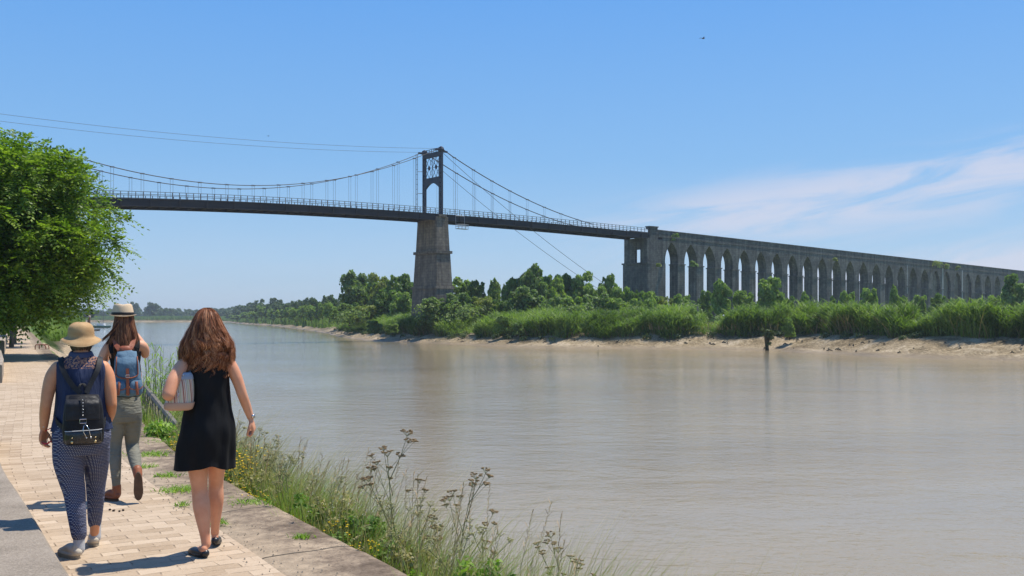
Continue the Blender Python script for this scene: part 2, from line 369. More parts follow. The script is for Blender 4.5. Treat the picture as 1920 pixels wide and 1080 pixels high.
CABLE = mk('cable_steel', (0.1, 0.09, 0.085), (0.15, 0.13, 0.12), 2, 0.6)
PALESTEEL = mk('pale_galvanised_steel', (0.33, 0.34, 0.35), (0.45, 0.45, 0.45), 3, 0.5)

# ------------------------------------------------------------------ water
w_ = MB(); w_.add([(-9000, -400, WATER), (9000, -400, WATER), (9000, 14000, WATER), (-9000, 14000, WATER)], [(0, 1, 2, 3)])
w_.build('river_water', m_water()); tag(bpy.data.objects['river_water'], 'wide muddy brown river rippling in the sun', 'river', kind='structure')

# ------------------------------------------------------------------ quay path
EDGE = [(5.2, -3.0), (3.9, -1.0), (2.6, 1.1), (1.35, 3.1), (0.3, 4.8), (-0.66, 6.3), (-2.05, 8.62), (-2.93, 10.04), (-4.17, 12.27), (-5.98, 16.0), (-8.0, 20.2), (-12.9, 30), (-18.7, 41.1), (-27.9, 59.5), (-33.5, 70.8), (-48, 100), (-93, 190)]
def edge_at(Y): return np.interp(Y, [e[1] for e in EDGE], [e[0] for e in EDGE])
def edge_pts():
    Ys = np.concatenate([np.arange(-3, 30, 0.12), np.arange(30, 80, 0.5), np.arange(80, 191, 4)])
    X = edge_at(Ys); k = np.ones(9)/9; Xs = X.copy(); n = 262
    Xp = np.convolve(X[:n], k, 'same'); Xs[6:n-6] = Xp[6:n-6]
    p = np.stack([Xs, Ys], 1); t = np.gradient(p, axis=0); t = unit(t); left = np.stack([-t[:, 1], t[:, 0]], 1)
    s = np.concatenate([[0], np.cumsum(np.linalg.norm(np.diff(p, axis=0), axis=1))]); return p, left, s
EP, EL, ES = edge_pts()
def strip(name, us, zs, m, jit=0.0, parent=None):
    V = np.zeros((len(EP), len(us), 3)); UV = np.zeros((len(EP), len(us), 2))
    for j, (u, z) in enumerate(zip(us, zs)):
        V[:, j, :2] = EP+EL*u; V[:, j, 2] = z; UV[:, j, 0] = u; UV[:, j, 1] = ES
    if jit:
        for i in range(len(EP)):
            for j in range(len(us)):
                V[i, j, 2] += jit*(noise.noise(Vector((ES[i]*1.1, us[j]*2.0, 3)))+0.5*noise.noise(Vector((ES[i]*4, us[j]*5, 9))))
                if j == 0 or (zs[0] < -0.5 and j < 3):
                    V[i, j, :2] += EL[i]*jit*1.2*noise.noise(Vector((ES[i]*1.7, 5, 1)))
    return grid_mesh(name, V[:, ::-1], m, parent, uv=UV[:, ::-1])
tag(strip('quay_path', list(np.linspace(0.66, 2.3, 14)), [0.002]*14, m_pavers(), 0.004), 'sunlit path of tan paving bricks along the quay', 'path', kind='structure')
us = [0.0, 0.0, 0.0, 0.006, 0.02, 0.06, 0.15, 0.25, 0.35, 0.45, 0.55, 0.64, 0.72]
zs = [-3.2, -0.24, -0.06, -0.01, 0.012, 0.016, 0.018, 0.016, 0.016, 0.012, 0.008, 0.004, -0.02]
COPM = m_coping()
tag(strip('quay_edge', us, zs, COPM, 0.018), 'worn grey coping stones along the river edge of the quay', 'quay edge', kind='structure')

# left ground: shore to horizon, one sheet
SHORE_L = [(5, -60), (4.0, -3), (2.9, 3), (0.9, 8), (-1.6, 12.3), (-3.6, 16), (-10.3, 30), (-16, 41), (-25.2, 60), (-32, 76), (-43, 100), (-84, 198), (-211, 500), (-420, 900), (-900, 1060), (-3000, 1150)]
def shoreL(Y): return np.interp(Y, [e[1] for e in SHORE_L], [e[0] for e in SHORE_L])
Ys = np.concatenate([[-60, -20], np.arange(-3, 90, 0.6), np.arange(90, 300, 6), np.arange(300, 1150, 40)])
cols = 16; V = np.zeros((len(Ys), cols, 3))
for i, Y in enumerate(Ys):
    S_ = shoreL(Y); T = edge_at(Y)-0.01 if Y < 70 else min(S_-5, edge_at(min(Y, 190))-0.3 if Y < 190 else S_-6)
    top = -0.8 if Y < 26 else (-0.8+0.77*min(1, (Y-26)/6.0))
    xs = [S_+3, S_+0.6] + [S_+0.6+(T-S_-0.6)*q for q in (0.25, 0.5, 0.75, 1.0)] + [T-0.05, T-2.4, T-4, T-8, T-20, T-60, T-200, T-600, T-2000, T-6000]
    zz = [-3.6, -2.5] + [-2.5+(top+2.5)*q for q in (0.22, 0.48, 0.76, 1.0)] + [-0.03]*10
    for j in range(cols):
        z = zz[j]
        if 1 < j < 6: z += 0.16*noise.noise(Vector((xs[j]*0.9, Y*0.9, 0)))+0.1*noise.noise(Vector((xs[j]*2.5, Y*2.5, 0)))
        V[i, j] = (xs[j], Y, z)
tag(grid_mesh('riverbank_ground', V[:, ::-1], m_leftground(), smooth=False), 'sandy rubble bank sloping from the quay to the water', 'riverbank', kind='structure')

# right bank
SHORE_R = [(150, -90), (100, 10), (75, 52), (58, 79), (48.4, 94), (38.6, 106), (32.6, 126), (25, 131), (17.2, 133.5), (2.9, 137), (-6, 150), (-11, 157), (-17, 169), (-25.3, 178), (-36.8, 215), (-58, 301), (-118, 501), (-233, 836), (-305, 1075), (-420, 1100), (-900, 1160), (-3000, 1250)]
sr = np.array(SHORE_R, float); sl = np.concatenate([[0], np.cumsum(np.linalg.norm(np.diff(sr, axis=0), axis=1))])
q1 = np.concatenate([np.arange(0, 120, 6), np.arange(120, 420, 0.8), np.arange(420, sl[-1], 25)])
SR = np.stack([np.interp(q1, sl, sr[:, 0]), np.interp(q1, sl, sr[:, 1])], 1)
for _ in range(3): SR[1:-1] = (SR[:-2]+SR[1:-1]*2+SR[2:])/4
INL = np.zeros_like(SR); INL[:] = (0.75, 0.66)
far_ = np.clip((SR[:, 1]-900)/180, 0, 1)[:, None]; INL = unit(INL*(1-far_)+np.array([0.1, 1.0])*far_)
OFF = np.array([-6, -1, 0, 0.6, 1.2, 1.8, 2.4, 3, 3.7, 4.4, 5.2, 6, 7, 8, 9.5, 11, 14, 20, 40, 100, 400, 1500, 6000.])
def bank_z(o): return np.interp(o, [-6, 0, 2.5, 5, 8, 12, 40, 100], [-4, -2.42, -1.95, -1.25, -0.45, 0.05, 0.2, 0.3])
V = np.zeros((len(SR), len(OFF), 3))
for i in range(len(SR)):
    wob = 1.3*noise.noise(Vector((SR[i, 0]*0.13, SR[i, 1]*0.13, 0)))
    for j, o in enumerate(OFF):
        oo = o+(wob if o < 12 else 0); x = SR[i, 0]+INL[i, 0]*oo; y = SR[i, 1]+INL[i, 1]*oo; z = bank_z(o)
        if 0 < o < 12: z += 0.3*noise.noise(Vector((x*0.45, y*0.45, 1)))+0.3*abs(noise.noise(Vector((x*1.5, y*1.5, 4))))
        V[i, j] = (x, y, z)
tag(grid_mesh('far_riverbank', V[:, ::-1], m_mud(), smooth=True), 'pale drying mud bank across the river below the reeds', 'riverbank', kind='structure')

# ------------------------------------------------------------------ low walls by the path
CONC = m_concrete()
def wall_run(name, y0, y1, u0, u1, h, label, step=0.6, bevel=0.02):
    idx = [i for i in range(len(EP)) if y0 <= EP[i, 1] <= y1]
    idx = [i for k, i in enumerate(idx) if k % max(1, int(step/0.12)) == 0 or i == idx[-1]] if y1 < 31 else idx
    o0 = EP[idx[0]]; V = []; Fc = []
    prof = [(u0, -0.05), (u0, h-bevel), (u0+bevel, h), (u1-bevel, h), (u1, h-bevel), (u1, -0.05)]
    for i in idx:
        for u, z in prof:
            p = EP[i]+EL[i]*u; V.append((p[0]-o0[0], p[1]-o0[1], z))
    m = len(prof)
    for a in range(len(idx)-1):
        for k in range(m-1): Fc.append((a*m+k, a*m+k+1, (a+1)*m+k+1, (a+1)*m+k))
    Fc.append(tuple(range(m))[::-1]); Fc.append(tuple((len(idx)-1)*m+k for k in range(m)))
    b = MB(); b.add(V, Fc); o = b.build(name, CONC); o.location = (o0[0], o0[1], 0); return tag(o, label, 'low wall')
wall_run('low_wall', -3, 14.0, 1.97, 3.3, 0.27, 'low grey concrete wall nearest the viewer at the left edge of the path')
wall_run('low_wall', 26.0, 39.5, 2.15, 2.75, 0.46, 'low concrete wall left of the path behind the hatted women')
wall_run('stone_block', 46.5, 57.5, 2.05, 2.75, 0.62, 'long raised stone block with a shaded end beside the far path', bevel=0.05)
wall_run('stone_block', 63, 74, 2.1, 2.8, 0.55, 'more distant raised stone block beside the path under the trees', bevel=0.05)
POSTM = mk('blue_black_post', (0.02, 0.02, 0.05), (0.03, 0.03, 0.06), 4, 0.5)
for (px, Z, h, lb) in ((23.5, 83, 0.95, 'nearer of two dark blue posts at the left of the far path'), (27.5, 108, 1.0, 'farther of two dark blue posts at the left of the far path')):
    e = empty('bollard', (P(px, 0, Z).x, Z, 0), 0, lb, 'bollard', 'dark posts beside the far path')
    b = MB(); b.loft([(0, 0, 0, .2, .2), (0, 0, h*.8, .17, .17)], 12); b.build('post', POSTM, e)
    b = MB(); b.loft([(0, 0, h*.8+.002, .21, .21), (0, 0, h*.92, .2, .2), (0, 0, h, .08, .08)], 12); b.build('cap', POSTM, e)
# red-brown grab rail of the quay ladder
p0 = P(77, 0, 55.5); RUST = mk('red_brown_rust', (0.18, 0.05, 0.03), (0.28, 0.1, 0.06), 6, 0.6)
e = empty('ladder_rail', (edge_at(52)-0.75, 52, 0), 0, 'red brown metal hoop rail standing at the quay edge', 'ladder rail')
b = MB(); b.tube([(0, 0, 0), (0, 0, .2), (.04, 0, .25), (.42, .03, .25), (.52, .03, .2), (.56, .03, .0), (.58, .03, -.5)], .025, 8); b.build('hoop', RUST, e, True)
b = MB(); b.tube([(0.02, .4, 0), (.02, .4, .2), (.05, .4, .25), (.42, .4, .25), (.52, .4, .2), (.58, .4, -.5)], .025, 8); b.build('hoop', RUST, e, True)
# ------------------------------------------------------------------ bridge frame: local x along the deck, local y away from us, z up
TH = math.atan2(0.6257, 0.780); D2 = Vector((0.780, 0.6257, 0)); N2 = Vector((-0.6257, 0.780, 0))
ORG = Vector((1.2475*178-234.75, 178, 0))
def bl(t, y, z=0): return ORG+D2*t+N2*y+Vector((0, 0, z))
WB = 5.3
def deck_z(t): return float(np.polyval(DZ, t))
DZ = np.polyfit([-82, -56, -33.6, -8, 20.8, 54], [17.2, 18.85, 19.85, 20.3, 20.15, 19.75], 3)
br = empty('suspension_bridge', ORG, TH, 'dark iron suspension bridge with slender deck spanning the river', 'bridge')
T0, T1 = -150, 53.6; ts = np.arange(T0, T1+.01, 2.14)
def dz(t): return deck_z(t) if t > -82 else deck_z(-82)-0.045*(-82-t)
def sheared(b, prof, ts, zf):
    """sweep a (y,z) profile along t following zf"""
    m = len(prof); V = [(t, y, z+zf(t)) for t in ts for y, z in prof]; Fc = []
    for i in range(len(ts)-1):
        for k in range(m): Fc.append((i*m+k, (i+1)*m+k, (i+1)*m+(k+1) % m, i*m+(k+1) % m))
    Fc.append(tuple(range(m))); Fc.append(tuple((len(ts)-1)*m+k for k in range(m))[::-1]); b.add(V, Fc)
for y0, nm in ((-0.18, 'girder'), (WB-0.12, 'girder')):
    b = MB()
    sheared(b, [(y0, -1.17), (y0, -1.06), (y0+.1, -1.04), (y0+.1, -.14), (y0, -.12), (y0, 0), (y0+.3, 0), (y0+.3, -.12), (y0+.2, -.14), (y0+.2, -1.04), (y0+.3, -1.06), (y0+.3, -1.17)], ts, dz)
    for t in np.arange(T0, T1, 4.28): b.box((t, y0+.02, dz(t)-.59), (.22, .16, .9))
    b.build(nm, GIRD, br)
b = MB(); sheared(b, [(.13, -.5), (.13, -.25), (WB-.14, -.25), (WB-.14, -.5)], ts, dz)
for t in np.arange(T0+1, T1, 2.14): b.box((t, WB/2, dz(t)-.75), (.18, WB-.3, .48))
b.build('deck', GIRD, br)
for y0 in (-.05, WB+.05):
    b = MB()
    for z in (1.0, .62): sheared(b, [(y0-.035, z-.035), (y0-.035, z+.035), (y0+.035, z+.035), (y0+.035, z-.035)], ts, dz)
    for t in np.arange(T0, T1, 1.07): b.box((t, y0, dz(t)+.485), (.09, .09, .965))
    b.build('railing', RAILM, br)
# main cables (two planes)
MC = np.polyfit([-71.4, -55.5, -35, -14, 0], [26.8, 23.0, 22.35, 26.9, 32.0], 2)
RC = np.polyfit([0, 21.3, 35.8], [32.0, 24.0, 20.9], 2)
def main_z(t): return float(np.polyval(MC, t)) if t <= 0 else float(np.polyval(RC, t))
tl = np.linspace(-83, 0, 45); tr_ = np.linspace(0, 37.0, 16)
for y0 in (0, WB):
    b = MB()
    for dy in (-.09, .09):
        b.tube([(t, y0+dy, main_z(t)) for t in tl], .05, 5); b.tube([(t, y0+dy, main_z(t)) for t in tr_], .05, 5)
    b.build('main_cable', CABLE, br, True)
HAN = mk('thin_hanger', (0.18, 0.19, 0.2), (0.24, 0.25, 0.26), 2, 0.6)
for y0 in (0, WB):
    for t in np.arange(-78.4, 34, 4.28):
        if abs(t) < 1.5: continue
        z1 = main_z(t); z0 = dz(t)-.1
        if z1-z0 < .3: continue
        b = MB()
        for dt in (-.2, .2): b.tube([(t+dt, y0, z0), (t+dt, y0, z1)], .022, 4)
        b.box((t, y0, z1), (.55, .3, .16)); b.build('hanger', HAN, br)
# head cables between the tower tops, and the back stays down to the far bank
HC = np.polyfit([-71.4, -42, 0], [29.0, 29.25, 32.0], 2)
for y0 in (0, WB):
    b = MB(); b.tube([(t, y0, float(np.polyval(HC, t))) for t in np.linspace(-84, -.5, 30)], .024, 5); b.build('head_cable', CABLE, br, True)
    b = MB(); L0 = Vector((0.5, y0, 31.2)); L1 = Vector((58 if y0 == 0 else 60, y0+2.0, 2.0)); pts = []
    for k in range(25):
        f = k/24; p = L0.lerp(L1, f); p.z -= 3.2*4*f*(1-f)*.55; pts.append(tuple(p))
    b.tube(pts, .04, 5); b.build('stay_cable', CABLE, br, True)
# pylons: near one, and its twin (off the frame, past the tree)
def pylon(t0):
    zb = dz(t0)-.2; zt = 31.6
    for y0 in (0, WB):
        b = MB()
        for s_ in (-1, 1): b.box((t0, y0+s_*.33, (zb+zt)/2), (.34, .22, zt-zb))
        zz = zb
        for k, h in enumerate((1.3, .5, .5, 1.6, .5, .5, .5, .4)):
            pass
        for z in (zb+.5, zb+2.4, zb+4.3, zb+6.3, zb+8.1, zb+9.9, zt-.5): b.box((t0, y0, z), (.335, .45, .55))
        for z in (zb+1.5, zb+3.4, zb+5.3, zb+7.2): b.box((t0, y0, z), (.335, .45, .1))
        b.build('leg', IRON, br)
        b = MB(); b.loft([(t0, y0, zt, .5, .6), (t0, y0, zt+.25, .55, .65), (t0, y0, zt+.6, .4, .5), (t0, y0, zt+.8, .12, .15)], 16); b.box((t0-.9, y0, zt+.15), (.8, .3, .3)); b.box((t0+.9, y0, zt-.1), (.9, .3, .3)); b.build('saddle', IRON, br)
    b = MB(); ya, yb = .44, WB-.44; n = 12; V = []; Fc = []
    for i in range(n+1):
        f = i/n; y = ya+(yb-ya)*f; za = zb+5.0+1.0*math.sin(math.pi*f); V += [(t0-.15, y, za), (t0-.15, y, zb+7.0), (t0+.15, y, zb+7.0), (t0+.15, y, za)]
    for i in range(n):
        for k in range(4): Fc.append((i*4+k, (i+1)*4+k, (i+1)*4+(k+1) % 4, i*4+(k+1) % 4))
    b.add(V, Fc); b.build('arch_beam', IRON, br)
    b = MB(); b.box((t0, WB/2, zt-.45), (.3, yb-ya, .9)); b.box((t0, WB/2, zt+.62), (.1, WB-.6, .08)); b.box((t0, WB/2, zt+.3), (.1, WB-.6, .05))
    for y in np.linspace(.8, WB-.8, 6): b.box((t0, y, zt+.3), (.08, .08, .62))
    b.build('top_beam', IRON, br)
    b = MB(); z0, z1 = zb+6.95, zt-.85; w = (yb-ya)
    def bar(y1_, z1_, y2_, z2_, r=.05): b.tube([(t0, y1_, z1_), (t0, y2_, z2_)], r, 4)
    q = w/4; zm = (z0+z1)/2
    for k in range(4):
        bar(ya+k*q, z0, ya+(k+1)*q, zm); bar(ya+(k+1)*q, z0, ya+k*q, zm); bar(ya+k*q, zm, ya+(k+1)*q, z1); bar(ya+(k+1)*q, zm, ya+k*q, z1)
    bar(ya, zm, yb, zm, .045); bar((ya+yb)/2, z0, (ya+yb)/2, z1, .05)
    for k in (1, 3): b.ball((t0, ya+k*q, zm), (.2, .32, .4), 10, 6)
    b.build('lattice_panel', IRON, br)
    return b
pylon(0); pylon(-82)
# access ladder on the far leg
b = MB()
for dy in (0, .5): b.tube([(-.9, WB+.9+dy, dz(0)), (-.9, WB+.9+dy, 31.8)], .05, 5)
for z in np.arange(dz(0)+.5, 31.5, .9): b.tube([(-.9, WB+.9, z), (-.9, WB+1.4, z)], .04, 4)
for z in (24.5, 28.5): b.tube([(-.9, WB+.9, z), (0, WB+.4, z)], .05, 4)
b.build('access_ladder', RAILM, br)

# ------------------------------------------------------------------ piers
def pier(t0, label, near=True):
    p = empty('stone_pier', bl(t0, WB/2, 0), TH, label, 'bridge pier')
    def blk(z0, a0, b0, z1, a1, b1, nm, m=PSTONE):
        b = MB(); V = []
        for z, a, c in ((z0, a0, b0), (z1, a1, b1)): V += [(-c/2, -a/2, z), (c/2, -a/2, z), (c/2, a/2, z), (-c/2, a/2, z)]
        b.add(V, [(0, 3, 2, 1), (4, 5, 6, 7), (0, 1, 5, 4), (1, 2, 6, 5), (2, 3, 7, 6), (3, 0, 4, 7)]); me = b.mesh(nm)
        bm = bmesh.new(); bm.from_mesh(me)
        ed = [e for e in bm.edges if abs(e.verts[0].co.z-e.verts[1].co.z) > 1]
        if ed: bmesh.ops.bevel(bm, geom=ed, offset=.12, segments=2, affect='EDGES')
        bm.to_mesh(me); bm.free(); return link(nm, me, m, p)
    blk(13.7, 6.7, 3.0, dz(t0)-1.31, 6.15, 2.65, 'upper_shaft')
    blk(dz(t0)-1.30, 6.1, 2.6, dz(t0)-.52, 6.1, 2.6, 'cap_block')
    blk(13.2, 7.3, 3.6, 13.698, 7.3, 3.6, 'moulding')
    blk(7.4, 7.5, 3.6, 13.198, 6.85, 3.12, 'middle_shaft')
    blk(6.9, 8.0, 4.15, 7.398, 7.9, 4.05, 'moulding')
    blk(-5.5 if not near else -3, 8.4, 4.4, 6.898, 7.75, 3.8, 'base_block')
    for s_ in (-1, 1):
        b = MB()
        for (y, w) in ((-1.9, .5), (1.9, .5)):
            pass
        b.box((s_*.0, s_*2.65, dz(t0)-.3), (1.6, 1.3, .43)); b.build('bearing_block', PSTONE, p)
    return p
pier(0, 'tall tapering stone pier carrying the iron tower on the far bank')
pier(-82, 'tall stone pier hidden behind the leafy tree on the near bank', False)
# maintenance cradle under the deck at the pier
g = empty('maintenance_cradle', bl(4.0, -.9, dz(4)-2.5), TH, 'small white work cradle hanging under the deck beside the pier', 'work platform')
b = MB(); b.box((0, 0, -.45), (3.0, 1.2, .12)); b.build('floor', PALESTEEL, g)
b = MB()
for z in (.1, .55):
    for s_ in (-1, 1): b.tube([(-1.5, s_*.6, z), (1.5, s_*.6, z)], .045, 5); b.tube([(s_*1.5, -.6, z), (s_*1.5, .6, z)], .045, 5)
for x in (-1.5, -.5, .5, 1.5):
    for s_ in (-1, 1): b.tube([(x, s_*.6, -.4), (x, s_*.6, .55)], .04, 5)
b.build('guard_rail', PALESTEEL, g)
b = MB()
for x in (-1.4, 1.2): b.tube([(x, .6, .5), (x, .75, 2.6)], .05, 5)
b.tube([(-1.4, .75, 2.55), (1.2, .75, 2.55)], .09, 6)
b.build('hanger_frame', PALESTEEL, g); g.scale = (.75, .75, .8); g.location.z += .35

# ------------------------------------------------------------------ stone viaduct with pointed arches
VT = 2.4; BAY = 6.2; TA0 = 60.7; NB = 36
def top_z(t): return 20.6-.0219*(t-57.4)
def apex_z(t): return 18.1-.0227*(t-TA0)
def ledge_z(t): return 13.5-.031*(t-TA0)
vd = empty('stone_viaduct', bl(53.6, 0), TH, 'long grey stone viaduct of tall pointed arches running off to the right', 'viaduct')
VX = 53.6
b = MB(); GZ = -1.0
def bay(tc):
    za, zl = apex_z(tc), ledge_z(tc); zs_ = za-4.1; hw = 2.1; lev = [(GZ, 1.95), (zl-.15, 1.95)]
    for k, (z, w) in enumerate(((zl+.1, hw), (zs_, hw))): lev.append((z, w))
    Rr = (4.1*4.1+hw*hw)/(2*hw)     # arc through the springing and the apex
    for k in range(1, 9):
        z = 4.1*k/8*1.0; w = hw-(Rr-math.sqrt(max(Rr*Rr-z*z, 0))); lev.append((zs_+z, max(w, 0.0)))
    L, Rg = tc-BAY/2-VX, tc+BAY/2-VX; c = tc-VX
    for i in range(len(lev)-1):
        (z0, w0), (z1, w1) = lev[i], lev[i+1]
        b.add([(L, 0, z0), (c-w0, 0, z0), (c-w1, 0, z1), (L, 0, z1), (c+w0, 0, z0), (Rg, 0, z0), (Rg, 0, z1), (c+w1, 0, z1),
               (L, VT, z0), (c-w0, VT, z0), (c-w1, VT, z1), (L, VT, z1), (c+w0, VT, z0), (Rg, VT, z0), (Rg, VT, z1), (c+w1, VT, z1)],
              [(0, 1, 2, 3), (4, 5, 6, 7), (11, 10, 9, 8), (15, 14, 13, 12), (1, 9, 10, 2), (12, 4, 7, 15)])
    z1a, z1b = top_z(L+VX)-1.6, top_z(Rg+VX)-1.6; z0 = lev[-1][0]
    b.add([(L, 0, z0), (c, 0, z0), (Rg, 0, z0), (Rg, 0, z1b), (L, 0, z1a), (L, VT, z0), (c, VT, z0), (Rg, VT, z0), (Rg, VT, z1b), (L, VT, z1a)], [(0, 1, 2, 3, 4), (9, 8, 7, 6, 5), (4, 3, 8, 9)])
for k in range(NB): bay(TA0+k*BAY)
b.box(((VX+.0+TA0-BAY/2)/2-VX/1+VX/2-.0 if False else (TA0-BAY/2-VX)/2+.0, VT/2, 8.8), (TA0-BAY/2-VX-.002, VT, 19.6))
b.build('arcade', STONE, vd)
tE = TA0+(NB-.5)*BAY
for (y0, y1, z0, z1, nm) in ((-.06, WB+.5, -1.6, -1.35, 'string_course'), (.0, .35, -1.349, -.18, 'parapet'), (WB+.1, WB+.45, -1.349, -.18, 'parapet'), (-.08, .43, -.179, .02, 'coping'), (WB+.02, WB+.53, -.179, .02, 'coping')):
    b = MB(); sheared(b, [(y0, z0), (y0, z1), (y1, z1), (y1, z0)], [0.0, tE-VX], lambda t: top_z(t+VX)); b.build(nm, STONE, vd)
b = MB(); sheared(b, [(VT+.02, -2.2), (VT+.02, -1.602), (WB+.4, -1.602), (WB+.4, -2.2)], [3.5, tE-VX], lambda t: top_z(t+VX)); b.build('road_slab', STONE, vd)
for k in range(NB):
    t = TA0+(k+.5)*BAY-VX; zl = ledge_z(t+VX); b = MB(); b.box((t, VT/2, zl-.02), (2.55, VT+.3, .24)); b.build('pier_moulding', STONE, vd)
INF = m_stone('pale_infill_stone', [(0.13, 0.11, 0.085), (0.2, 0.175, 0.14), (0.26, 0.23, 0.19), (0.36, 0.33, 0.28), (0.1, 0.09, 0.07)])
for k in (18, 19, 20, 21):
    tc = TA0+k*BAY-VX; b = MB(); b.box((tc, 1.25, 8.0), (4.18, .9, 18.0)); o = b.build('walled_up_arch', INF, vd)
    o.data.transform(Matrix.Identity(4))
LIME = mk('white_lime_streak', (.3, .3, .29), (.45, .45, .43), 1.5, .9, stretch=(1, 1, .2))
for (t, w, h) in ((TA0+18.62*BAY-VX, .5, 13), (TA0+20.45*BAY-VX, .42, 12), (TA0+15.5*BAY-VX, .2, 8)):
    b = MB(); b.box((t, -.012, top_z(t+VX)-1.9-h/2), (w, .016, h), 0, 1.2); b.build('lime_stain', LIME, vd)
# end tower (abutment) of the viaduct
ab = empty('stone_abutment', bl(53.6, 0), TH, 'square stone abutment where the iron deck meets the viaduct', 'abutment')
def bx(nm, x0, x1, y0, y1, z0, z1, m=STONE, par=ab): b = MB(); b.box(((x0+x1)/2, (y0+y1)/2, (z0+z1)/2), (x1-x0, y1-y0, z1-z0)); return b.build(nm, m, par)
b = MB()
for (y0, y1) in ((-.35, 1.7), (3.3, 6.5)): b.box((-.56, (y0+y1)/2, 16.0), (.7, y1-y0, 4.9))
b.box((-2.35, 3.075, 18.45), (1.098, 6.85, .5)) if False else None
b.box((-.56, 2.5, 17.4), (.6, 1.596, 2.1))
b.build('upper_wall', STONE, ab)
bx('lintel', -.92, -.2, -.35, 6.5, 18.452, 18.75)
bx('lower_wall', -1.05, -.19, -.6, 6.75, -2, 13.2)
bx('moulding', -1.25, -.15, -.8, 6.95, 13.202, 13.545)
bx('gate_pier', -.18, 2.6, -.32, -.09, GZ, 20.75) if False else None
bx('corner_pilaster', -.18, 2.4, -.35, -.085, GZ, 20.55)
bx('end_pillar', -.17, 2.3, -.35, .75, 20.625, 21.05)
bx('pillar_cap', -.3, 2.45, -.5, .9, 21.052, 21.25)
# ------------------------------------------------------------------ trees
BARK = mk('bark', (0.09, 0.07, 0.05), (0.17, 0.14, 0.1), 6, 0.9, 0.6, 20)
L_DARK = leafmat('foliage_dark', [(0.08, 0.13, 0.04), (0.18, 0.26, 0.08), (0.38, 0.48, 0.18)], 0.42)
L_MID = leafmat('foliage_mid', [(0.12, 0.185, 0.045), (0.25, 0.345, 0.085), (0.44, 0.54, 0.18)], 0.45)
L_LIGHT = leafmat('foliage_light', [(0.09, 0.15, 0.03), (0.16, 0.25, 0.05), (0.24, 0.33, 0.09)], 0.4)
L_YEL = leafmat('foliage_olive', [(0.16, 0.19, 0.05), (0.29, 0.33, 0.08), (0.42, 0.44, 0.14)], 0.4)
L_BLUE = leafmat('foliage_far', [(0.05, 0.085, 0.032), (0.095, 0.15, 0.05), (0.16, 0.23, 0.08)], 0.3)
L_ROB = leafmat('robinia_leaflet', [(0.035, 0.08, 0.01), (0.135, 0.225, 0.024), (0.36, 0.46, 0.07)], 0.42, 1.2, 0.45)
REED = leafmat('reed_leaf', [(0.075, 0.125, 0.03), (0.155, 0.24, 0.045), (0.3, 0.38, 0.12)], 0.42, 0.16)
def crown_quads(r, lobes, n, size, flat=0.75):
    """leaf clumps over a set of ellipsoid lobes: (cx,cy,cz,r)"""
    L = np.array(lobes); w = L[:, 3]**2; pick = r.choice(len(L), n, p=w/w.sum())
    d = unit(r.normal(size=(n, 3))); d[:, 2] = np.where(d[:, 2] < -0.45, -d[:, 2], d[:, 2])
    rad = L[pick, 3]*(0.5+0.72*r.random(n)**0.8)
    c = L[pick, :3]+d*rad[:, None]*np.array([1, 1, flat])
    nr = unit(d+np.array([0, 0, .4])+r.normal(size=(n, 3))*0.8); t = unit(np.cross(nr, r.normal(size=(n, 3)))); b = np.cross(nr, t)
    s = size*(0.55+0.9*r.random(n))[:, None]
    return np.stack([c-t*s, c-b*s*0.55+nr*s*0.2, c+t*s, c+b*s*0.55-nr*s*0.15], 1)
def tree_proto(seed, nl, n, size, shape='round', trunk=0.22):
    """unit tree: height 1, width 1"""
    r = np.random.default_rng(seed); lobes = []
    for k in range(nl):
        a = r.random()*6.283; f = (k+0.5)/nl
        if shape == 'round': z = trunk+0.1+0.62*f; rr = 0.36*math.sqrt(max(0.08, 1-((z-0.55)/0.5)**2))*(0.6+0.5*r.random())
        elif shape == 'bush': z = 0.14+0.66*f; rr = 0.38*math.sqrt(max(0.1, 1-((z-0.3)/0.72)**2))*(0.6+0.5*r.random())
        else: z = trunk+0.1+0.65*f; rr = 0.3*(1-f*0.75)*(0.4+0.6*r.random())
        s = (0.055+0.085*r.random()**1.5)*(1.0 if shape != 'cone' else 0.85*(1.1-f*.5))
        lobes.append((rr*math.cos(a), rr*math.sin(a), min(z, 1-s*0.8), s))
    lobes += [(0, 0, 0.52, 0.22), (.05, .04, .35, .2), (-.06, .03, .66, .17)] if shape != 'bush' else [(0, 0, 0.35, 0.26), (.16, .05, .2, .2), (-.15, -.08, .22, .2), (0, .02, .6, .18)]; q = crown_quads(r, lobes, n, size, 0.85)
    tr = MB(); tr.tube([(0, 0, -0.03), (0.01, 0, trunk), (-0.01, 0.01, 0.55), (0.0, 0.0, 0.8)], [0.028, 0.02, 0.012, 0.004], 7)
    for k in range(6):
        l = lobes[r.integers(nl)]; z0 = trunk*0.8+0.3*r.random()
        tr.tube([(0, 0, z0), (l[0]*0.45, l[1]*0.45, (z0+l[2])/2), (l[0]*.9, l[1]*.9, l[2])], [0.011, 0.007, 0.003], 5)
    return q, tr.mesh('trunk')
PROTO = {}
def get_proto(key):
    if key in PROTO: return PROTO[key]
    shape, seed, m, n, size = key[0], key[1], key[2], key[3], key[4]
    q, tm = tree_proto(seed, {'round': 34, 'bush': 34, 'cone': 22}[shape], n, size, shape, 0.2 if shape == 'round' else 0.1)
    o = quads('crown', q); me = o.data; bpy.data.objects.remove(o); me.materials.append(m); tm.materials.append(BARK)
    PROTO[key] = (me, tm); return PROTO[key]
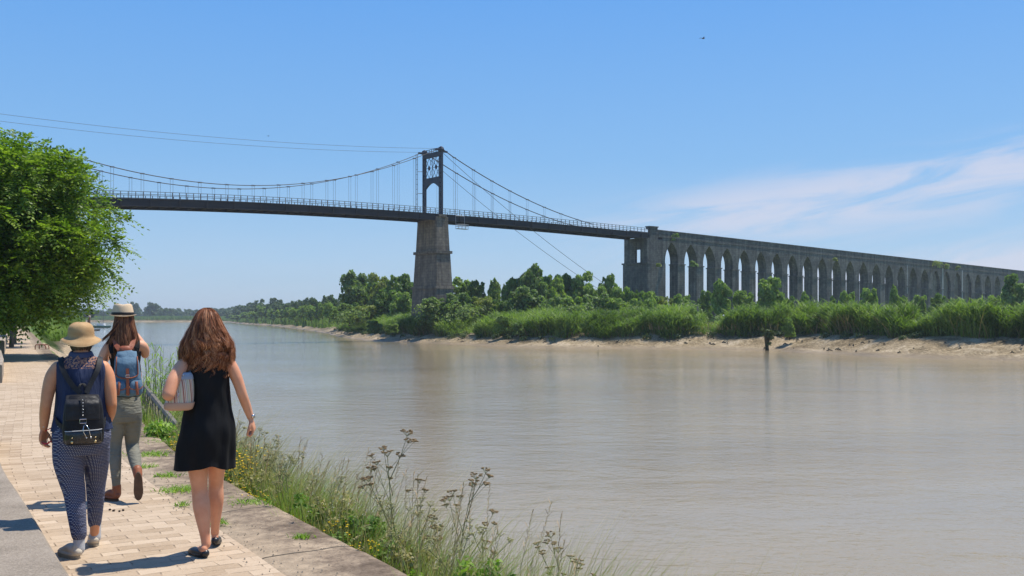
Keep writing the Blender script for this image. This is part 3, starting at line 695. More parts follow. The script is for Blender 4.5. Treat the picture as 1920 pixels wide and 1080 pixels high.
def put_tree(name, px, ytop, Z, wpx, key, label, cat, group=None, z0=0.15, sq=None):
    h = EYE-z0+(HY-ytop)/F*Z; w = wpx/F*Z
    me, tm = get_proto(key); loc = P(px, 0, Z); loc.z = z0-.1
    e = empty(name, loc, random.random()*6.28, label, cat, group); e.scale = (w, w*(sq or 1), h)
    for nm, d in (('crown', me), ('trunk', tm)):
        o = bpy.data.objects.new(nm, d); COL.objects.link(o); o.parent = e
    return e
def K(shape, v, mat, n=6200, size=0.038): return (shape, {'round': 10, 'bush': 30, 'cone': 50}[shape]+v, mat, n, size)
GB = 'shrubs on the far bank between the pier and the abutment'
# back row, then front row, between pier and abutment
for (x, y, Z, w, k, lb) in [
    (864, 520, 196, 62, K('round', 0, L_MID), 'green round tree just right of the stone pier'),
    (892, 524, 192, 50, K('round', 1, L_DARK), 'dark green tree second to the right of the stone pier'),
    (926, 509, 202, 50, K('cone', 0, L_MID), 'pointed green tree under the work cradle side of the deck'),
    (947, 522, 205, 28, K('cone', 1, L_DARK), 'narrow small tree left of the tallest far bank tree'),
    (968, 519, 194, 58, K('round', 2, L_MID), 'mid green tree touching the tallest tree on its left'),
    (997, 497, 190, 62, K('round', 3, L_DARK), 'tallest dark leafy tree on the far bank under the bridge'),
    (1035, 511, 196, 62, K('round', 4, L_MID), 'green tree immediately right of the tallest far bank tree'),
    (1062, 514, 204, 48, K('round', 5, L_LIGHT), 'lighter green tree second right of the tallest far bank tree'),
    (1090, 510, 200, 66, K('round', 0, L_MID), 'broad green tree below the middle of the right span'),
    (1116, 521, 196, 50, K('bush', 1, L_MID), 'rounded green bush below where the stay cables end'),
    (1139, 513, 206, 46, K('round', 2, L_MID), 'open crowned green tree beside the foot of the stay cables'),
    (1165, 528, 197, 52, K('bush', 2, L_MID), 'green bush just left of the stone abutment'),
    (1190, 531, 190, 46, K('bush', 3, L_LIGHT), 'light green bush at the left foot of the abutment'),
    (1216, 539, 186, 52, K('bush', 0, L_MID), 'green bush across the middle of the abutment foot'),
    (1246, 546, 188, 40, K('bush', 4, L_YEL), 'olive bush with brownish twigs right of the abutment'),
    (818, 548, 172, 74, K('bush', 1, L_DARK), 'dark bush standing against the foot of the stone pier'),
    (858, 540, 171, 66, K('bush', 2, L_DARK), 'dark rounded bush at the right side of the pier foot'),
    (905, 545, 172, 60, K('bush', 4, L_YEL), 'olive bush between the pier bushes and the big dark bush'),
    (940, 553, 170, 46, K('bush', 3, L_LIGHT), 'yellowish green low bush left of the big dark bush'),
    (985, 528, 168, 84, K('bush', 0, L_DARK), 'big very dark bush in front of the tallest tree'),
    (1030, 543, 166, 62, K('bush', 1, L_DARK), 'dark bush directly right of the big dark bush'),
    (1075, 548, 169, 60, K('bush', 2, L_MID), 'pale green low bush in the middle of the right span'),
    (1118, 538, 171, 64, K('bush', 3, L_DARK), 'dark glossy bush below the lower end of the stays'),
    (1158, 549, 170, 58, K('bush', 4, L_MID), 'low green bush between the stays and the abutment'),
    (1205, 553, 168, 56, K('bush', 0, L_MID), 'low green bush in front of the abutment base'),
    (1282, 541, 180, 46, K('bush', 1, L_MID), 'green bush covering the second viaduct pier'),
    (1322, 536, 196, 32, K('bush', 2, L_LIGHT), 'slender light green shrub in the third viaduct arch'),
    (1353, 524, 182, 44, K('round', 3, L_MID), 'upright green shrub between the third and fourth arches'),
    (1395, 533, 184, 48, K('bush', 4, L_MID), 'green shrub below the fifth viaduct arch'),
    (1444, 517, 180, 60, K('round', 1, L_MID), 'largest green shrub standing before the viaduct arches'),
    (1475, 548, 182, 34, K('bush', 0, L_LIGHT), 'small light shrub right of the largest viaduct shrub'),
    (1508, 538, 186, 40, K('cone', 2, L_MID), 'pointed shrub below the ninth viaduct arch'),
    (1560, 546, 196, 26, K('cone', 0, L_LIGHT), 'small spiky shrub below the eleventh viaduct arch'),
    (1592, 534, 190, 36, K('bush', 1, L_MID), 'round shrub below the twelfth viaduct arch'),
    (1630, 531, 190, 42, K('bush', 2, L_MID), 'round shrub below the fourteenth viaduct arch'),
    (1677, 523, 192, 34, K('cone', 1, L_MID), 'tall narrow shrub below the sixteenth viaduct arch'),
    (1693, 545, 188, 24, K('bush', 3, L_LIGHT), 'little shrub close right of the tall narrow shrub'),
    (1724, 543, 190, 36, K('bush', 4, L_MID), 'low shrub left of the walled up arches'),
    (1762, 543, 188, 44, K('bush', 0, L_LIGHT), 'light green shrub below the walled up arches'),
    (1792, 549, 186, 36, K('bush', 1, L_MID), 'green shrub at the right end of the walled up arches'),
    (1832, 552, 190, 34, K('bush', 2, L_LIGHT), 'small pale shrub right of the walled up arches'),
    (1872, 543, 186, 50, K('bush', 3, L_MID), 'wide green shrub near the right edge before the viaduct'),
    (1912, 513, 176, 78, K('round', 2, L_DARK), 'large dark tree at the right edge hiding the viaduct end'),
    (1985, 520, 180, 80, K('round', 4, L_MID), 'green tree outside the right edge of the view'),
    (664, 509, 236, 70, K('round', 3, L_DARK), 'dark tall tree at the left end of the grove left of the pier'),
    (692, 520, 246, 54, K('round', 1, L_MID), 'green tree behind the pale willow left of the pier'),
    (712, 513, 232, 66, K('round', 0, L_YEL), 'pale yellowish willow left of the stone pier'),
    (750, 510, 226, 64, K('round', 4, L_LIGHT), 'bright green tall tree nearest the left side of the pier'),
    (775, 530, 232, 50, K('round', 2, L_LIGHT), 'light green tree partly hidden behind the pier'),
    (728, 535, 212, 60, K('bush', 2, L_LIGHT), 'light bush in front of the pale willow'),
    (752, 540, 205, 56, K('bush', 0, L_MID), 'green bush at the left foot of the pier'),
    (655, 560, 224, 50, K('bush', 3, L_DARK), 'dark low bush below the tall tree left of the grove'),
    (690, 565, 214, 60, K('bush', 1, L_YEL), 'olive low bush under the pale willow')]:
    bush = lb.find('shrub') >= 0 or lb.find('bush') >= 0
    put_tree('shrub' if bush else 'broadleaf_tree', x, y, Z, w, k, lb, 'shrub' if bush else 'tree', GB if x < 1250 and x > 800 else None)
# wood along the bend, left of the grove
def shoreR_at_px(px):
    Zs = np.linspace(130, 1090, 2000); X = np.interp(Zs, [s[1] for s in SHORE_R[8:19]], [s[0] for s in SHORE_R[8:19]]); p = 960+F*X/Zs
    i = np.argmin(abs(p-px)); return Zs[i]
tops = ([400, 430, 460, 490, 520, 560, 590, 615, 645], [578, 573, 565, 557, 559, 556, 551, 550, 556])
GW = 'trees of the wood along the river bend'
wr = random.Random(3)
for i in range(46):
    px = 412+i*(650-412)/45+wr.uniform(-4, 4); Zs = shoreR_at_px(px); row = i % 3; back = [22, 50, 95][row]; Z = Zs+back*(1+Zs/900)
    yt = np.interp(px, *tops)+[17, 8, 1][row]+wr.uniform(-2, 4)
    put_tree('broadleaf_tree', px, yt, Z, wr.uniform(24, 38), K(['round', 'round', 'bush'][wr.randrange(3)], wr.randrange(5), L_BLUE if row else L_MID, 3000, .045), 'dark green tree in the wood along the river bend left of the grove', 'tree', GW)
GF = 'distant trees behind the reeds where the river disappears'
for i in range(34):
    px = 60+i*11.2+wr.uniform(-4, 4); Z = wr.uniform(1180, 1330); yt = 578+wr.uniform(-3, 4)
    put_tree('broadleaf_tree', px, yt, Z, wr.uniform(20, 32), K(['round', 'bush'][wr.randrange(2)], wr.randrange(5), L_BLUE, 3000, .045), 'hazy dark tree on the distant bank beyond the heads', 'tree', GF)
put_tree('broadleaf_tree', 250, 566, 1150, 26, K('round', 0, L_BLUE, 3000, .045), 'taller distant tree just right of the fedora crown', 'tree')
put_tree('broadleaf_tree', 286, 567, 1150, 30, K('round', 3, L_BLUE, 3000, .045), 'distant tree with wide flat crown and bare lower trunk', 'tree')
# left bank: dark trees behind the mound of reeds and along the path
for (x, y, Z, w, k, lb) in [
    (112, 575, 230, 60, K('round', 1, L_DARK), 'dark tree behind the left end of the bright reed mound'),
    (80, 560, 210, 70, K('round', 2, L_DARK), 'dark tree at the far end of the quay path'),
    (48, 540, 215, 80, K('round', 3, L_DARK), 'dark tree closing the view at the end of the path'),
    (10, 530, 190, 90, K('round', 0, L_DARK), 'dark tree on the left behind the parked vehicle'),
    (-30, 520, 120, 120, K('bush', 2, L_DARK), 'dark bush left of the far path blocks'),
    (-12, 560, 85, 90, K('bush', 0, L_DARK), 'dark hedge like bush by the second stone block'),
    (140, 583, 420, 36, K('bush', 3, L_MID), 'green bush on the bank beyond the reed mound'),
    (165, 578, 600, 40, K('round', 4, L_BLUE), 'hazy tree past the reed mound on the left bank')]:
    put_tree('shrub' if 'bush' in lb else 'broadleaf_tree', x, y, Z, w, k, lb, 'tree' if 'tree' in lb else 'shrub', None, 0)

# near robinia with real compound leaves
def frond_quads(r, base, dirn, n_leaf=13, length=0.26, lw=0.017, ll=0.034):
    """many fronds at once: base (n,3), dirn (n,3)"""
    n = len(base); side = unit(np.cross(dirn, np.array([0, 0, 1.0])+0.25*r.normal(size=(n, 3)))); up = np.cross(side, dirn); out = []
    L = length*(0.7+0.6*r.random(n))[:, None]
    for k in range(n_leaf):
        f = (k//2+1)/((n_leaf+1)//2+0.5); sgn = 1 if k % 2 == 0 else -1
        if k == n_leaf-1: sgn = 0
        c = base+dirn*L*f-np.array([0, 0, 1.0])*L*0.45*f*f
        ax = unit(dirn*(0.45 if sgn else 1)+side*sgn-np.array([0, 0, .25])+0.15*r.normal(size=(n, 3))); w = unit(np.cross(ax, up+0.3*r.normal(size=(n, 3))))
        s = 0.85+0.3*r.random(n)[:, None]
        out.append(np.stack([c, c+ax*ll*.5*s+w*lw*.5*s, c+ax*ll*s, c+ax*ll*.5*s-w*lw*.5*s], 1))
    return np.concatenate(out)
def robinia(seed, lobes, n, shoots=60, nl=13, length=.26, lw=.017, ll=.034, ks=1.0):
    r = np.random.default_rng(seed); L = np.array(lobes); w = L[:, 3]**2; pk = r.choice(len(L), n, p=w/w.sum())
    d = unit(r.normal(size=(n, 3))); c0 = L[pk, :3]; rad = L[pk, 3]*(0.45+0.6*r.random(n)**.7)
    b = c0+d*rad[:, None]*np.array([1, 1, .9]); dr = unit(d*np.array([1, 1, .5])+np.array([0, 0, -.1])+0.45*r.normal(size=(n, 3)))
    Q = [frond_quads(r, b, dr, nl, length, lw, ll)]
    # drooping shoots that break the outline
    cen = (L[:, :3]*w[:, None]).sum(0)/w.sum(); tw = MB()
    for k in range(shoots):
        up_ = L[L[:, 2] > np.quantile(L[:, 2], .3)]; l = up_[r.integers(len(up_))]; dd = unit(r.normal(size=3)); dd[2] = abs(dd[2])*.6-.25; dd = unit(dd)
        out = l[:3]-cen
        if np.dot(out, dd) < 0: dd[:2] *= -1
        p0 = l[:3]+dd*l[3]*.75; m = 9; ln = (.28+.3*r.random())*ks; pts = []
        for j in range(m):
            f = j/(m-1); pts.append(p0+dd*ln*f+np.array([0, 0, -1.0])*ln*.55*f*f)
        tw.tube([tuple(p) for p in pts], [(.006*(1-j/m)+.0015)*ks for j in range(m)], 4); pts = np.array(pts)
        bb = np.repeat(pts[1:], 3, 0)+.01*ks*r.normal(size=((m-1)*3, 3)); sd_ = unit(dd+0.9*r.normal(size=(len(bb), 3))+np.array([0, 0, -.2]))
        Q.append(frond_quads(r, bb, sd_, nl, length*.85, lw, ll))
    return np.concatenate(Q), tw
KS = 41/12.6; CR = P(-35, 430, 41); r1 = np.random.default_rng(5); lobes = []
for k in range(44):
    d = unit(r1.normal(size=3)); lobes.append((d[0]*1.27*(.7+.3*r1.random()), d[1]*1.36*(.7+.3*r1.random()), d[2]*.88*(.75+.3*r1.random()), .3+.26*r1.random()))
lobes += [(0.2*math.cos(a_), .2*math.sin(a_), .1*k-.3, .75) for k, a_ in enumerate(range(7))]
lobes += [(1.12, -.3, -.25, .36), (1.2, -.2, -.02, .32), (.95, -.5, -.5, .34), (.75, -.4, -.72, .38), (1.0, 0, .55, .36), (.55, -.3, .8, .36), (.1, -.2, .95, .34), (.5, -.9, -.62, .4), (.0, -.8, -.75, .42), (1.12, .1, .3, .36)]
lobes = [(l_[0]*KS*1.06, l_[1]*KS, l_[2]*KS*1.04, l_[3]*KS) for l_ in lobes]
e = empty('robinia_tree', (CR.x, CR.y, -.03), 0, 'round leafy robinia tree with bright feathery foliage at the left edge', 'tree')
q, tw = robinia(5, lobes, 15000, 130, 13, .95, .085, .165, KS); q[:, :, 2] += CR.z+.03; quads('crown', q, L_ROB, e)
b = MB(); b.tube([(0, 0, -.1), (.03, 0, 1.2), (-.02, .02, 2.5), (0, 0, CR.z+1.2)], [.24, .19, .17, .06], 12)
for l in lobes[:34]: b.tube([(0, 0, CR.z-2.0), (l[0]*.5, l[1]*.5, CR.z+l[2]*.4-.5), (l[0]*.95, l[1]*.95, CR.z+l[2])], [.1, .06, .018], 6)
b.build('trunk', BARK, e, True)
b = tw; bo = b.build('twigs', BARK, e); bo.location.z = CR.z+.03
# row of the same trees down the path (they throw the bars of shade on it)
r2 = np.random.default_rng(9); lob2 = []
for k in range(20):
    d = unit(r2.normal(size=3)); lob2.append((d[0]*1.5, d[1]*1.5, d[2]*.9, .7+.3*r2.random()))
lob2.append((0, 0, 0, 1.3)); q2, tw2 = robinia(9, lob2, 2600, 40, 7, .42, .05, .1)
q2[:, :, 2] += 4.2; proto = None
for i, (Y, off, s) in enumerate([(56, 1.1, 1.0), (64, 1.0, .95), (77, 1.0, 1.1), (96, 1.2, 1.2)]):
    loc = (edge_at(Y)-off, Y, 0)
    words = ['nearest', 'second', 'third', 'farthest'][i]
    if proto is None:
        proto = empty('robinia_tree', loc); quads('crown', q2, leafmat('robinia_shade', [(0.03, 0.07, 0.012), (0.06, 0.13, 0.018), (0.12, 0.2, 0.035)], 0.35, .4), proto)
        b = MB(); b.tube([(-.9, 0, 0), (-.85, 0, 1.6), (-.5, 0, 2.8), (0, 0, 4.2)], [.14, .11, .09, .05], 8)
        for l in lob2[:9]: b.tube([(-.5, 0, 2.7), (l[0]*.5, l[1]*.5, 3.7+l[2]*.3), (l[0], l[1], 4.2+l[2])], [.05, .03, .01], 5)
        b.build('trunk', BARK, proto); t = proto
    else: t = copy_tree(proto, loc, .9*i if False else 0, (s, s, s))
    tag(t, f'{words} robinia of the row that shades the path behind the big one', 'tree', 'row of trees along the left of the path')

# ------------------------------------------------------------------ reeds
def blades(r, base, h, width, lean=0.18, seg=3, droop=0.5, bias=None):
    """tapering curved blades; base (n,3), h (n,)"""
    n = len(base); a = r.random(n)*6.283; out = np.stack([np.cos(a), np.sin(a), np.zeros(n)], 1)*(lean*(0.3+r.random(n)))[:, None]
    if bias is not None: out = out+np.array(bias)[None]*(.3+r.random(n))[:, None]
    sd = np.stack([-np.sin(a+r.normal(size=n)*.7), np.cos(a+r.normal(size=n)*.7), np.zeros(n)], 1); h = h[:, None]; Q = []
    def pt(f): return base+out*h*(f+droop*f**2.2)+np.array([0, 0, 1.0])*h*(f-0.12*f**3)
    for k in range(seg):
        f0, f1 = k/seg, (k+1)/seg; w0, w1 = width*(1-f0**1.5)/2, width*(1-f1**1.5)/2
        p0, p1 = pt(f0), pt(f1); Q.append(np.stack([p0-sd*w0, p0+sd*w0, p1+sd*w1, p1-sd*w1], 1))
    return np.concatenate(Q)
def nz(x, y, s, sd): return np.array([noise.noise(Vector((a*s, b*s, sd))) for a, b in zip(x, y)])
def reed_zone(seed, i0, i1, n, o0, o1, hfun, width, seg=2):
    r = np.random.default_rng(seed); u = r.random(n)*(i1-i0)+i0; ii = u.astype(int); f = (u-ii)[:, None]
    p = SR[ii]*(1-f)+SR[np.minimum(ii+1, len(SR)-1)]*f; px = 960+F*p[:, 0]/p[:, 1]
    st = o0(px)+1.3*nz(p[:, 0], p[:, 1], .13, 0); ed = nz(p[:, 0], p[:, 1], .22, 5)*2.2
    o = st+ed+r.random(n)**1.3*(o1-o0(px)); xy = p+INL[ii]*o[:, None]
    h, keep = hfun(xy[:, 0], xy[:, 1], px, o, r); z = bank_z(np.clip(o, 0, 100))-.1
    b = np.concatenate([xy, z[:, None]], 1)[keep]; return r, b, h[keep]
pxS = 960+F*SR[:, 0]/np.maximum(SR[:, 1], 1); vis = np.where((SR[:, 1] > 60) & (pxS < 2150) & (SR[:, 1] < 330))[0]; iA, iB = vis[0], vis[-1]
def o0f(px): return np.interp(px, [650, 800, 1150, 1270, 1330], [4.8, 4.9, 5.6, 6.8, 8.0])
ck = np.random.default_rng(99); NC = 210; ci = ck.integers(iA, iB, NC); co = ck.uniform(4, 15, NC)
CCx = SR[ci, 0]+INL[ci, 0]*co; CCy = SR[ci, 1]+INL[ci, 1]*co; CR_ = ck.uniform(1.3, 3.6, NC); CH = ck.uniform(2.5, 4.3, NC)
def hnear(x, y, px, o, r):
    h = np.full(len(x), 1.0)+.5*nz(x, y, .3, 17)
    for a, b, c, d in zip(CCx, CCy, CR_, CH): q = 1-((x-a)**2+(y-b)**2)/c**2; h = np.maximum(h, np.where(q > 0, d*np.sqrt(np.maximum(q, 0))**.7, 0))
    h = h*(1+.10*r.normal(size=len(x)))*np.interp(px, [650, 760, 900, 1000, 1250, 1300, 1920], [.72, .7, .78, .82, .88, .98, 1.0])
    gap = ((px > 1205) & (px < 1285) & (o > 7.2)) | ((px > 1010) & (px < 1035) & (o > 4)) | ((px > 800) & (px < 835) & (o > 4)) | ((px > 1740) & (px < 1775) & (o > 9))
    keep = (~gap) | (r.random(len(x)) < .12); h = np.where(gap, h*.3, h)
    return np.maximum(h, .4), keep
r, b0, h0 = reed_zone(21, iA, iB, 78000, o0f, 15, hnear, .05)
k = r.random(len(b0)) < .3; RQ = [blades(r, b0[k], h0[k], .09, .2, 3, .9)]
for rep in range(2):
    u = r.random(len(b0))**.6; bl_ = b0.copy(); bl_[:, 2] += h0*(.08+.78*u); bl_[:, :2] += r.normal(size=(len(b0), 2))*.12; RQ.append(blades(r, bl_, .45+.65*r.random(len(b0)), .13, .85, 2, .9))
RQ = np.concatenate(RQ)
ob = quads('reed_bed', RQ, REED); tag(ob, 'tall bright green reeds covering the far riverbank above the mud', 'reeds', kind='stuff')
DRY = leafmat('dry_reed', [(0.16, 0.12, 0.06), (0.26, 0.2, 0.1), (0.38, 0.3, 0.17)], .2, .4)
k = r.random(len(b0)) < .22*(nz(b0[:, 0], b0[:, 1], .09, 31) > .05)+.04
ob = quads('dead_reeds', blades(r, b0[k], h0[k]*.8, .09, .45, 2), DRY); tag(ob, 'dry tan reed stalks mixed into the green reeds', 'reeds', kind='stuff')
# bushes of scrub hanging over the mud at the foot of the reeds
# reeds up the bend and on the distant bank, wider blades because they are far
vis = np.where((pxS > 380) & (SR[:, 1] >= 300) & (SR[:, 1] < 1100))[0]
r, b1, h1 = reed_zone(22, vis[0], min(vis[-1], len(SR)-2), 26000, lambda p: p*0+4, 34, lambda x, y, px, o, r: (np.clip(3.2+2.2*nz(x, y, .05, 3)+.4*r.normal(size=len(x)), 1.5, 5), np.ones(len(x), bool)), .2)
r2_, b2, h2 = reed_zone(23, 0, 1, 10, lambda p: p*0+4, 14, lambda x, y, px, o, r: (x*0+3, np.ones(len(x), bool)), .2)
n = 30000; rr = np.random.default_rng(24); X = rr.uniform(-620, -280, n); Yb = np.interp(X, [-900, -420, -305], [1160, 1100, 1075])+4+rr.random(n)*50
hh = np.clip(4.5+1.2*nz(X, Yb, .03, 3)+.5*rr.normal(size=n), 2, 7)
bb = np.concatenate([b1, np.stack([X, Yb, X*0+0.0], 1)]); hh = np.concatenate([h1, hh])
ob = quads('reed_bed', blades(rr, bb, hh, .55, .15, 2), REED); tag(ob, 'distant green strip of reeds round the river bend', 'reeds', kind='stuff')
# bright mound of reeds on the near bank at the end of the path
n = 16000; Y = rr.uniform(84, 190, n); t = rr.random(n); Xs = shoreL(Y)-1.5; Xe = edge_at(np.minimum(Y, 190))+1.2; X = Xs*(1-t)+Xe*t
hm = np.interp(Y, [84, 92, 115, 190], [.5, 1.6, 2.3, 2.3])*(1+.35*nz(X, Y, .12, 2))*np.interp(t, [0, .15, .8, 1], [.5, 1, 1, .4])
ob = quads('reed_bed', blades(rr, np.stack([X, Y, X*0-.3], 1), np.maximum(hm, .3), .07, .25, 3, .8), REED); tag(ob, 'bright green grassy mound at the end of the quay path', 'reeds', kind='stuff')
n = 6000; Y = rr.uniform(200, 900, n); X = shoreL(Y)-rr.random(n)*40-3
ob = quads('reed_bed', blades(rr, np.stack([X, Y, X*0-.3], 1), rr.uniform(1.5, 3, n), .4, .2, 2), REED); tag(ob, 'low green reeds along the left bank beyond the mound', 'reeds', kind='stuff')
# dry meadow grass behind the reeds
n = 26000; rr = np.random.default_rng(31); X = rr.uniform(-20, 130, n); Y = rr.uniform(115, 215, n)
dS = (X-np.interp(Y, [94, 106, 126, 133.5, 137, 157, 178, 215], [48.4, 38.6, 32.6, 17.2, 2.9, -11, -25.3, -36.8])); k = (dS > 14)
ob = quads('meadow_grass', blades(rr, np.stack([X, Y, X*0+.1], 1)[k], rr.uniform(.4, 1.3, k.sum()), .10, .3, 2), DRY); tag(ob, 'dry straw coloured grass behind the reeds', 'grass', kind='stuff')
# plants rooted in the viaduct masonry
for (px, y, Z, w, m, lb) in ((1266, 445, 215.5, 14, L_DARK, 'dark tuft of leaves growing above the first viaduct arch'), (1303, 494, 219, 15, L_DARK, 'dark hanging bush growing in the second viaduct arch'), (1236, 497, 211.5, 9, L_YEL, 'small olive tuft on the abutment moulding'), (1566, 487, 253, 9, L_YEL, 'yellow green tuft beside the eleventh viaduct arch'),
    (1756, 497, 284, 18, L_YEL, 'yellow green bush growing high on the viaduct wall'), (1778, 499, 288.5, 12, L_YEL, 'smaller yellow green tuft high on the viaduct wall'), (1797, 503, 292, 9, L_YEL, 'smallest yellow green tuft high on the viaduct wall')):
    c = P(px, y, Z-.4); s = w/F*Z/2; rq = np.random.default_rng(px); lo = [(rq.uniform(-s, s)*.8, rq.uniform(-.2, .3), rq.uniform(-s, s)*.7, s*.55) for _ in range(6)]
    o = quads('wall_plant', crown_quads(rq, lo, 420, .16), m); o.location = c; tag(o, lb, 'plant')
# low scrub filling the foot of the grove, one object: it reads as one thicket
rq = np.random.default_rng(77); lo = []
for k in range(260):
    px = rq.uniform(640, 1300); Z = (rq.uniform(163, 195) if px > 790 else rq.uniform(205, 235)); s = rq.uniform(1.1, 2.3); c = P(px, 0, Z)
    lo.append((c.x, Z, rq.uniform(.4, 3.2), s))
for k in range(90):
    px = rq.uniform(1300, 1930); Z = rq.uniform(165, 190); s = rq.uniform(.8, 1.6); c = P(px, 0, Z); lo.append((c.x, Z, rq.uniform(.3, 1.6), s))
for k in range(120):
    Zs = rq.uniform(215, 700); px = np.interp(Zs, [215, 301, 501, 700], [640, 600, 520, 470]); c = P(px, 0, Zs); lo.append((c.x+rq.uniform(3, 30), Zs, rq.uniform(.5, 3.5), rq.uniform(2, 4)))
tag(quads('scrub', crown_quads(rq, lo, 60000, .2), leafmat('scrub_leaf', [(0.08, 0.125, 0.04), (0.17, 0.24, 0.07), (0.3, 0.37, 0.13)], .4, .08)), 'tangled green scrub filling the foot of the grove', 'undergrowth', kind='stuff')

for (x, y, Z, w, lb) in ((702, 597, 176, 34, 'dark shrub at the water side left of the pier'), (736, 602, 172, 26, 'smaller dark shrub over the mud below the pier grove'), (944, 583, 150, 40, 'dark green shrub among the reeds under the big dark bush'), (972, 600, 146, 26, 'little grey green shrub at the foot of the reeds'),
    (1012, 590, 150, 36, 'rounded shrub in the gap between two reed beds'), (1300, 570, 140, 30, 'dark shrub in the reeds right of the dry meadow gap'), (1480, 590, 128, 26, 'low dark shrub in the reeds right of the dead stump'), (1845, 588, 112, 34, 'bright shrub among the reeds near the right edge')):
    put_tree('shrub', x, y, Z, w, K('bush', x % 5, L_MID if x % 3 else L_DARK), lb, 'shrub', None, -1.0)
# ------------------------------------------------------------------ plants below the quay edge
G_GRN = leafmat('grass_blade', [(0.09, 0.17, 0.02), (0.2, 0.33, 0.045), (0.38, 0.5, 0.11)], .4, 3.0)
G_YEL = leafmat('ripe_grass', [(0.22, 0.2, 0.06), (0.36, 0.32, 0.12), (0.52, 0.45, 0.24)], .3, 3.0)
STEM = mk('plant_stem', (0.1, 0.14, 0.05), (0.2, 0.2, 0.09), 5, .7)
BRN = mk('brown_seed_head', (0.2, 0.13, 0.06), (0.36, 0.25, 0.12), 40, .8)
PALE = mk('straw_seed_head', (0.36, 0.34, 0.12), (0.5, 0.44, 0.2), 40, .8)
YELF = mk('yellow_petal', (0.8, 0.56, 0.02), (0.7, 0.42, 0.01), 60, .6)
WHTF = mk('white_petal', (0.75, 0.75, 0.68), (0.6, 0.6, 0.5), 60, .6)
LEAFG = leafmat('herb_leaf', [(0.06, 0.12, 0.02), (0.12, 0.22, 0.035), (0.24, 0.36, 0.08)], .35, 4)
def quay_pt(Y, off):
    X = edge_at(Y); dx = (edge_at(Y+.2)-edge_at(Y-.2)); t = Vector((dx, .4)).normalized(); return (X+t.y*off, Y-t.x*off)
def bank_h(off): return -0.75-0.35*max(0, off)
# mass of grasses: one object of green, one of ripe
def grass_mass(seed, n, y0, y1, o0, o1, hlo, hhi, w, bias=1.0, lean=.35):
    r = np.random.default_rng(seed); Y = y0+(y1-y0)*r.random(n)**bias; off = o0+(o1-o0)*r.random(n)**1.5
    xy = np.array([quay_pt(a, b) for a, b in zip(Y, off)]); z = -0.75-.35*off-.25*np.clip(off-.4, 0, 1)
    cl = nz(xy[:, 0], xy[:, 1], 1.1, 7)+.6*nz(xy[:, 0], xy[:, 1], 3.1, 3)
    h = (hlo+(hhi-hlo)*r.random(n))*(1+.42*cl)
    return blades(r, np.concatenate([xy, z[:, None]], 1), np.maximum(h, .2), w, lean, 4, 1.0, (.17, .09, 0))
q = np.concatenate([grass_mass(1, 17000, 3.0, 13, .08, .55, .5, 1.1, .009, 1.0, .22), grass_mass(2, 17000, 12.5, 30, .1, .9, .5, 1.05, .015, 1.0, .22), grass_mass(3, 3500, 3.0, 12, .5, 1.0, .3, .6, .008)])
tag(quads('grass', q, G_GRN), 'thick green grass growing up against the outside of the quay', 'grass', kind='stuff')
q = np.concatenate([grass_mass(4, 9000, 3.2, 13, .08, .7, .7, 1.45, .006, 1.0, .2), grass_mass(5, 4000, 13, 28, .03, .8, .6, 1.2, .012)])
tag(quads('ripe_grass', q, G_YEL), 'thin straw coloured grass stems mixed into the green by the quay', 'grass', kind='stuff')
# flowering grasses: long bent stems with feathery heads
rg = np.random.default_rng(55); n = 110; gs = MB(); gh = []
for i in range(n):
    Y = rg.uniform(5.5, 12); x, y = quay_pt(Y, rg.uniform(.08, .55)); H = rg.uniform(.9, 1.4); dx, dy = rg.uniform(.0, .22), rg.uniform(-.12, .2)
    p_ = [np.array([x+dx*f**2, y+dy*f**2, -.8+H*f]) for f in (0, .35, .7, 1)]; gs.tube([tuple(q_) for q_ in p_], [.0025, .002, .0016, .001], 3, False)
    for j in range(14):
        f = .78+.22*j/14; c = np.array([x+dx*f**2, y+dy*f**2, -.8+H*f]); d = np.array([rg.normal()*.5+.3, rg.normal()*.5, .9])*rg.uniform(.02, .045); w = np.array([.003, .003, 0]); gh.append([c-w, c+w*.2, c+d+w*.6, c+d-w*.3])
o = gs.build('flowering_grass', mk('straw_stem', (.35, .27, .12), (.45, .36, .18), 9, .8)); tag(o, 'tall bent grass stems with brownish feathery heads over the verge', 'grass', kind='stuff')
o2 = quads('grass_heads', np.array(gh), mk('grass_head', (.3, .19, .09), (.45, .33, .17), 30, .8), o)
def herb_leaves(b, r, pts, n, size):
    Q = []
    for _ in range(n):
        p = Vector(pts[r.randrange(len(pts))]); d = Vector((r.uniform(-1, 1), r.uniform(-1, 1), r.uniform(-.2, .7))).normalized(); s = size*r.uniform(.5, 1.2)
        sd = d.cross(Vector((r.uniform(-1, 1), r.uniform(-1, 1), 1))).normalized()*s*.22
        b.add([p, p+d*s*.5+sd, p+d*s, p+d*s*.5-sd], [(0, 1, 2, 3)])
def umbel(head, stems, r, c, up, rad, nray=8, seed=.0036):
    ax = up.orthogonal().normalized(); bx_ = up.cross(ax)
    for k in range(nray):
        a = 6.283*k/nray+r.random(); f = rad*(.35+.65*r.random()**.6); e_ = c+up*rad*.8+(ax*math.cos(a)+bx_*math.sin(a))*f
        stems.tube([c, e_], .0013, 3, False)
        for j in range(4):
            d = Vector((r.uniform(-1, 1), r.uniform(-1, 1), r.uniform(-.4, .6)))*rad*.16; head.box(e_+d, (seed*1.6, seed*1.6, seed), r.random()*3)
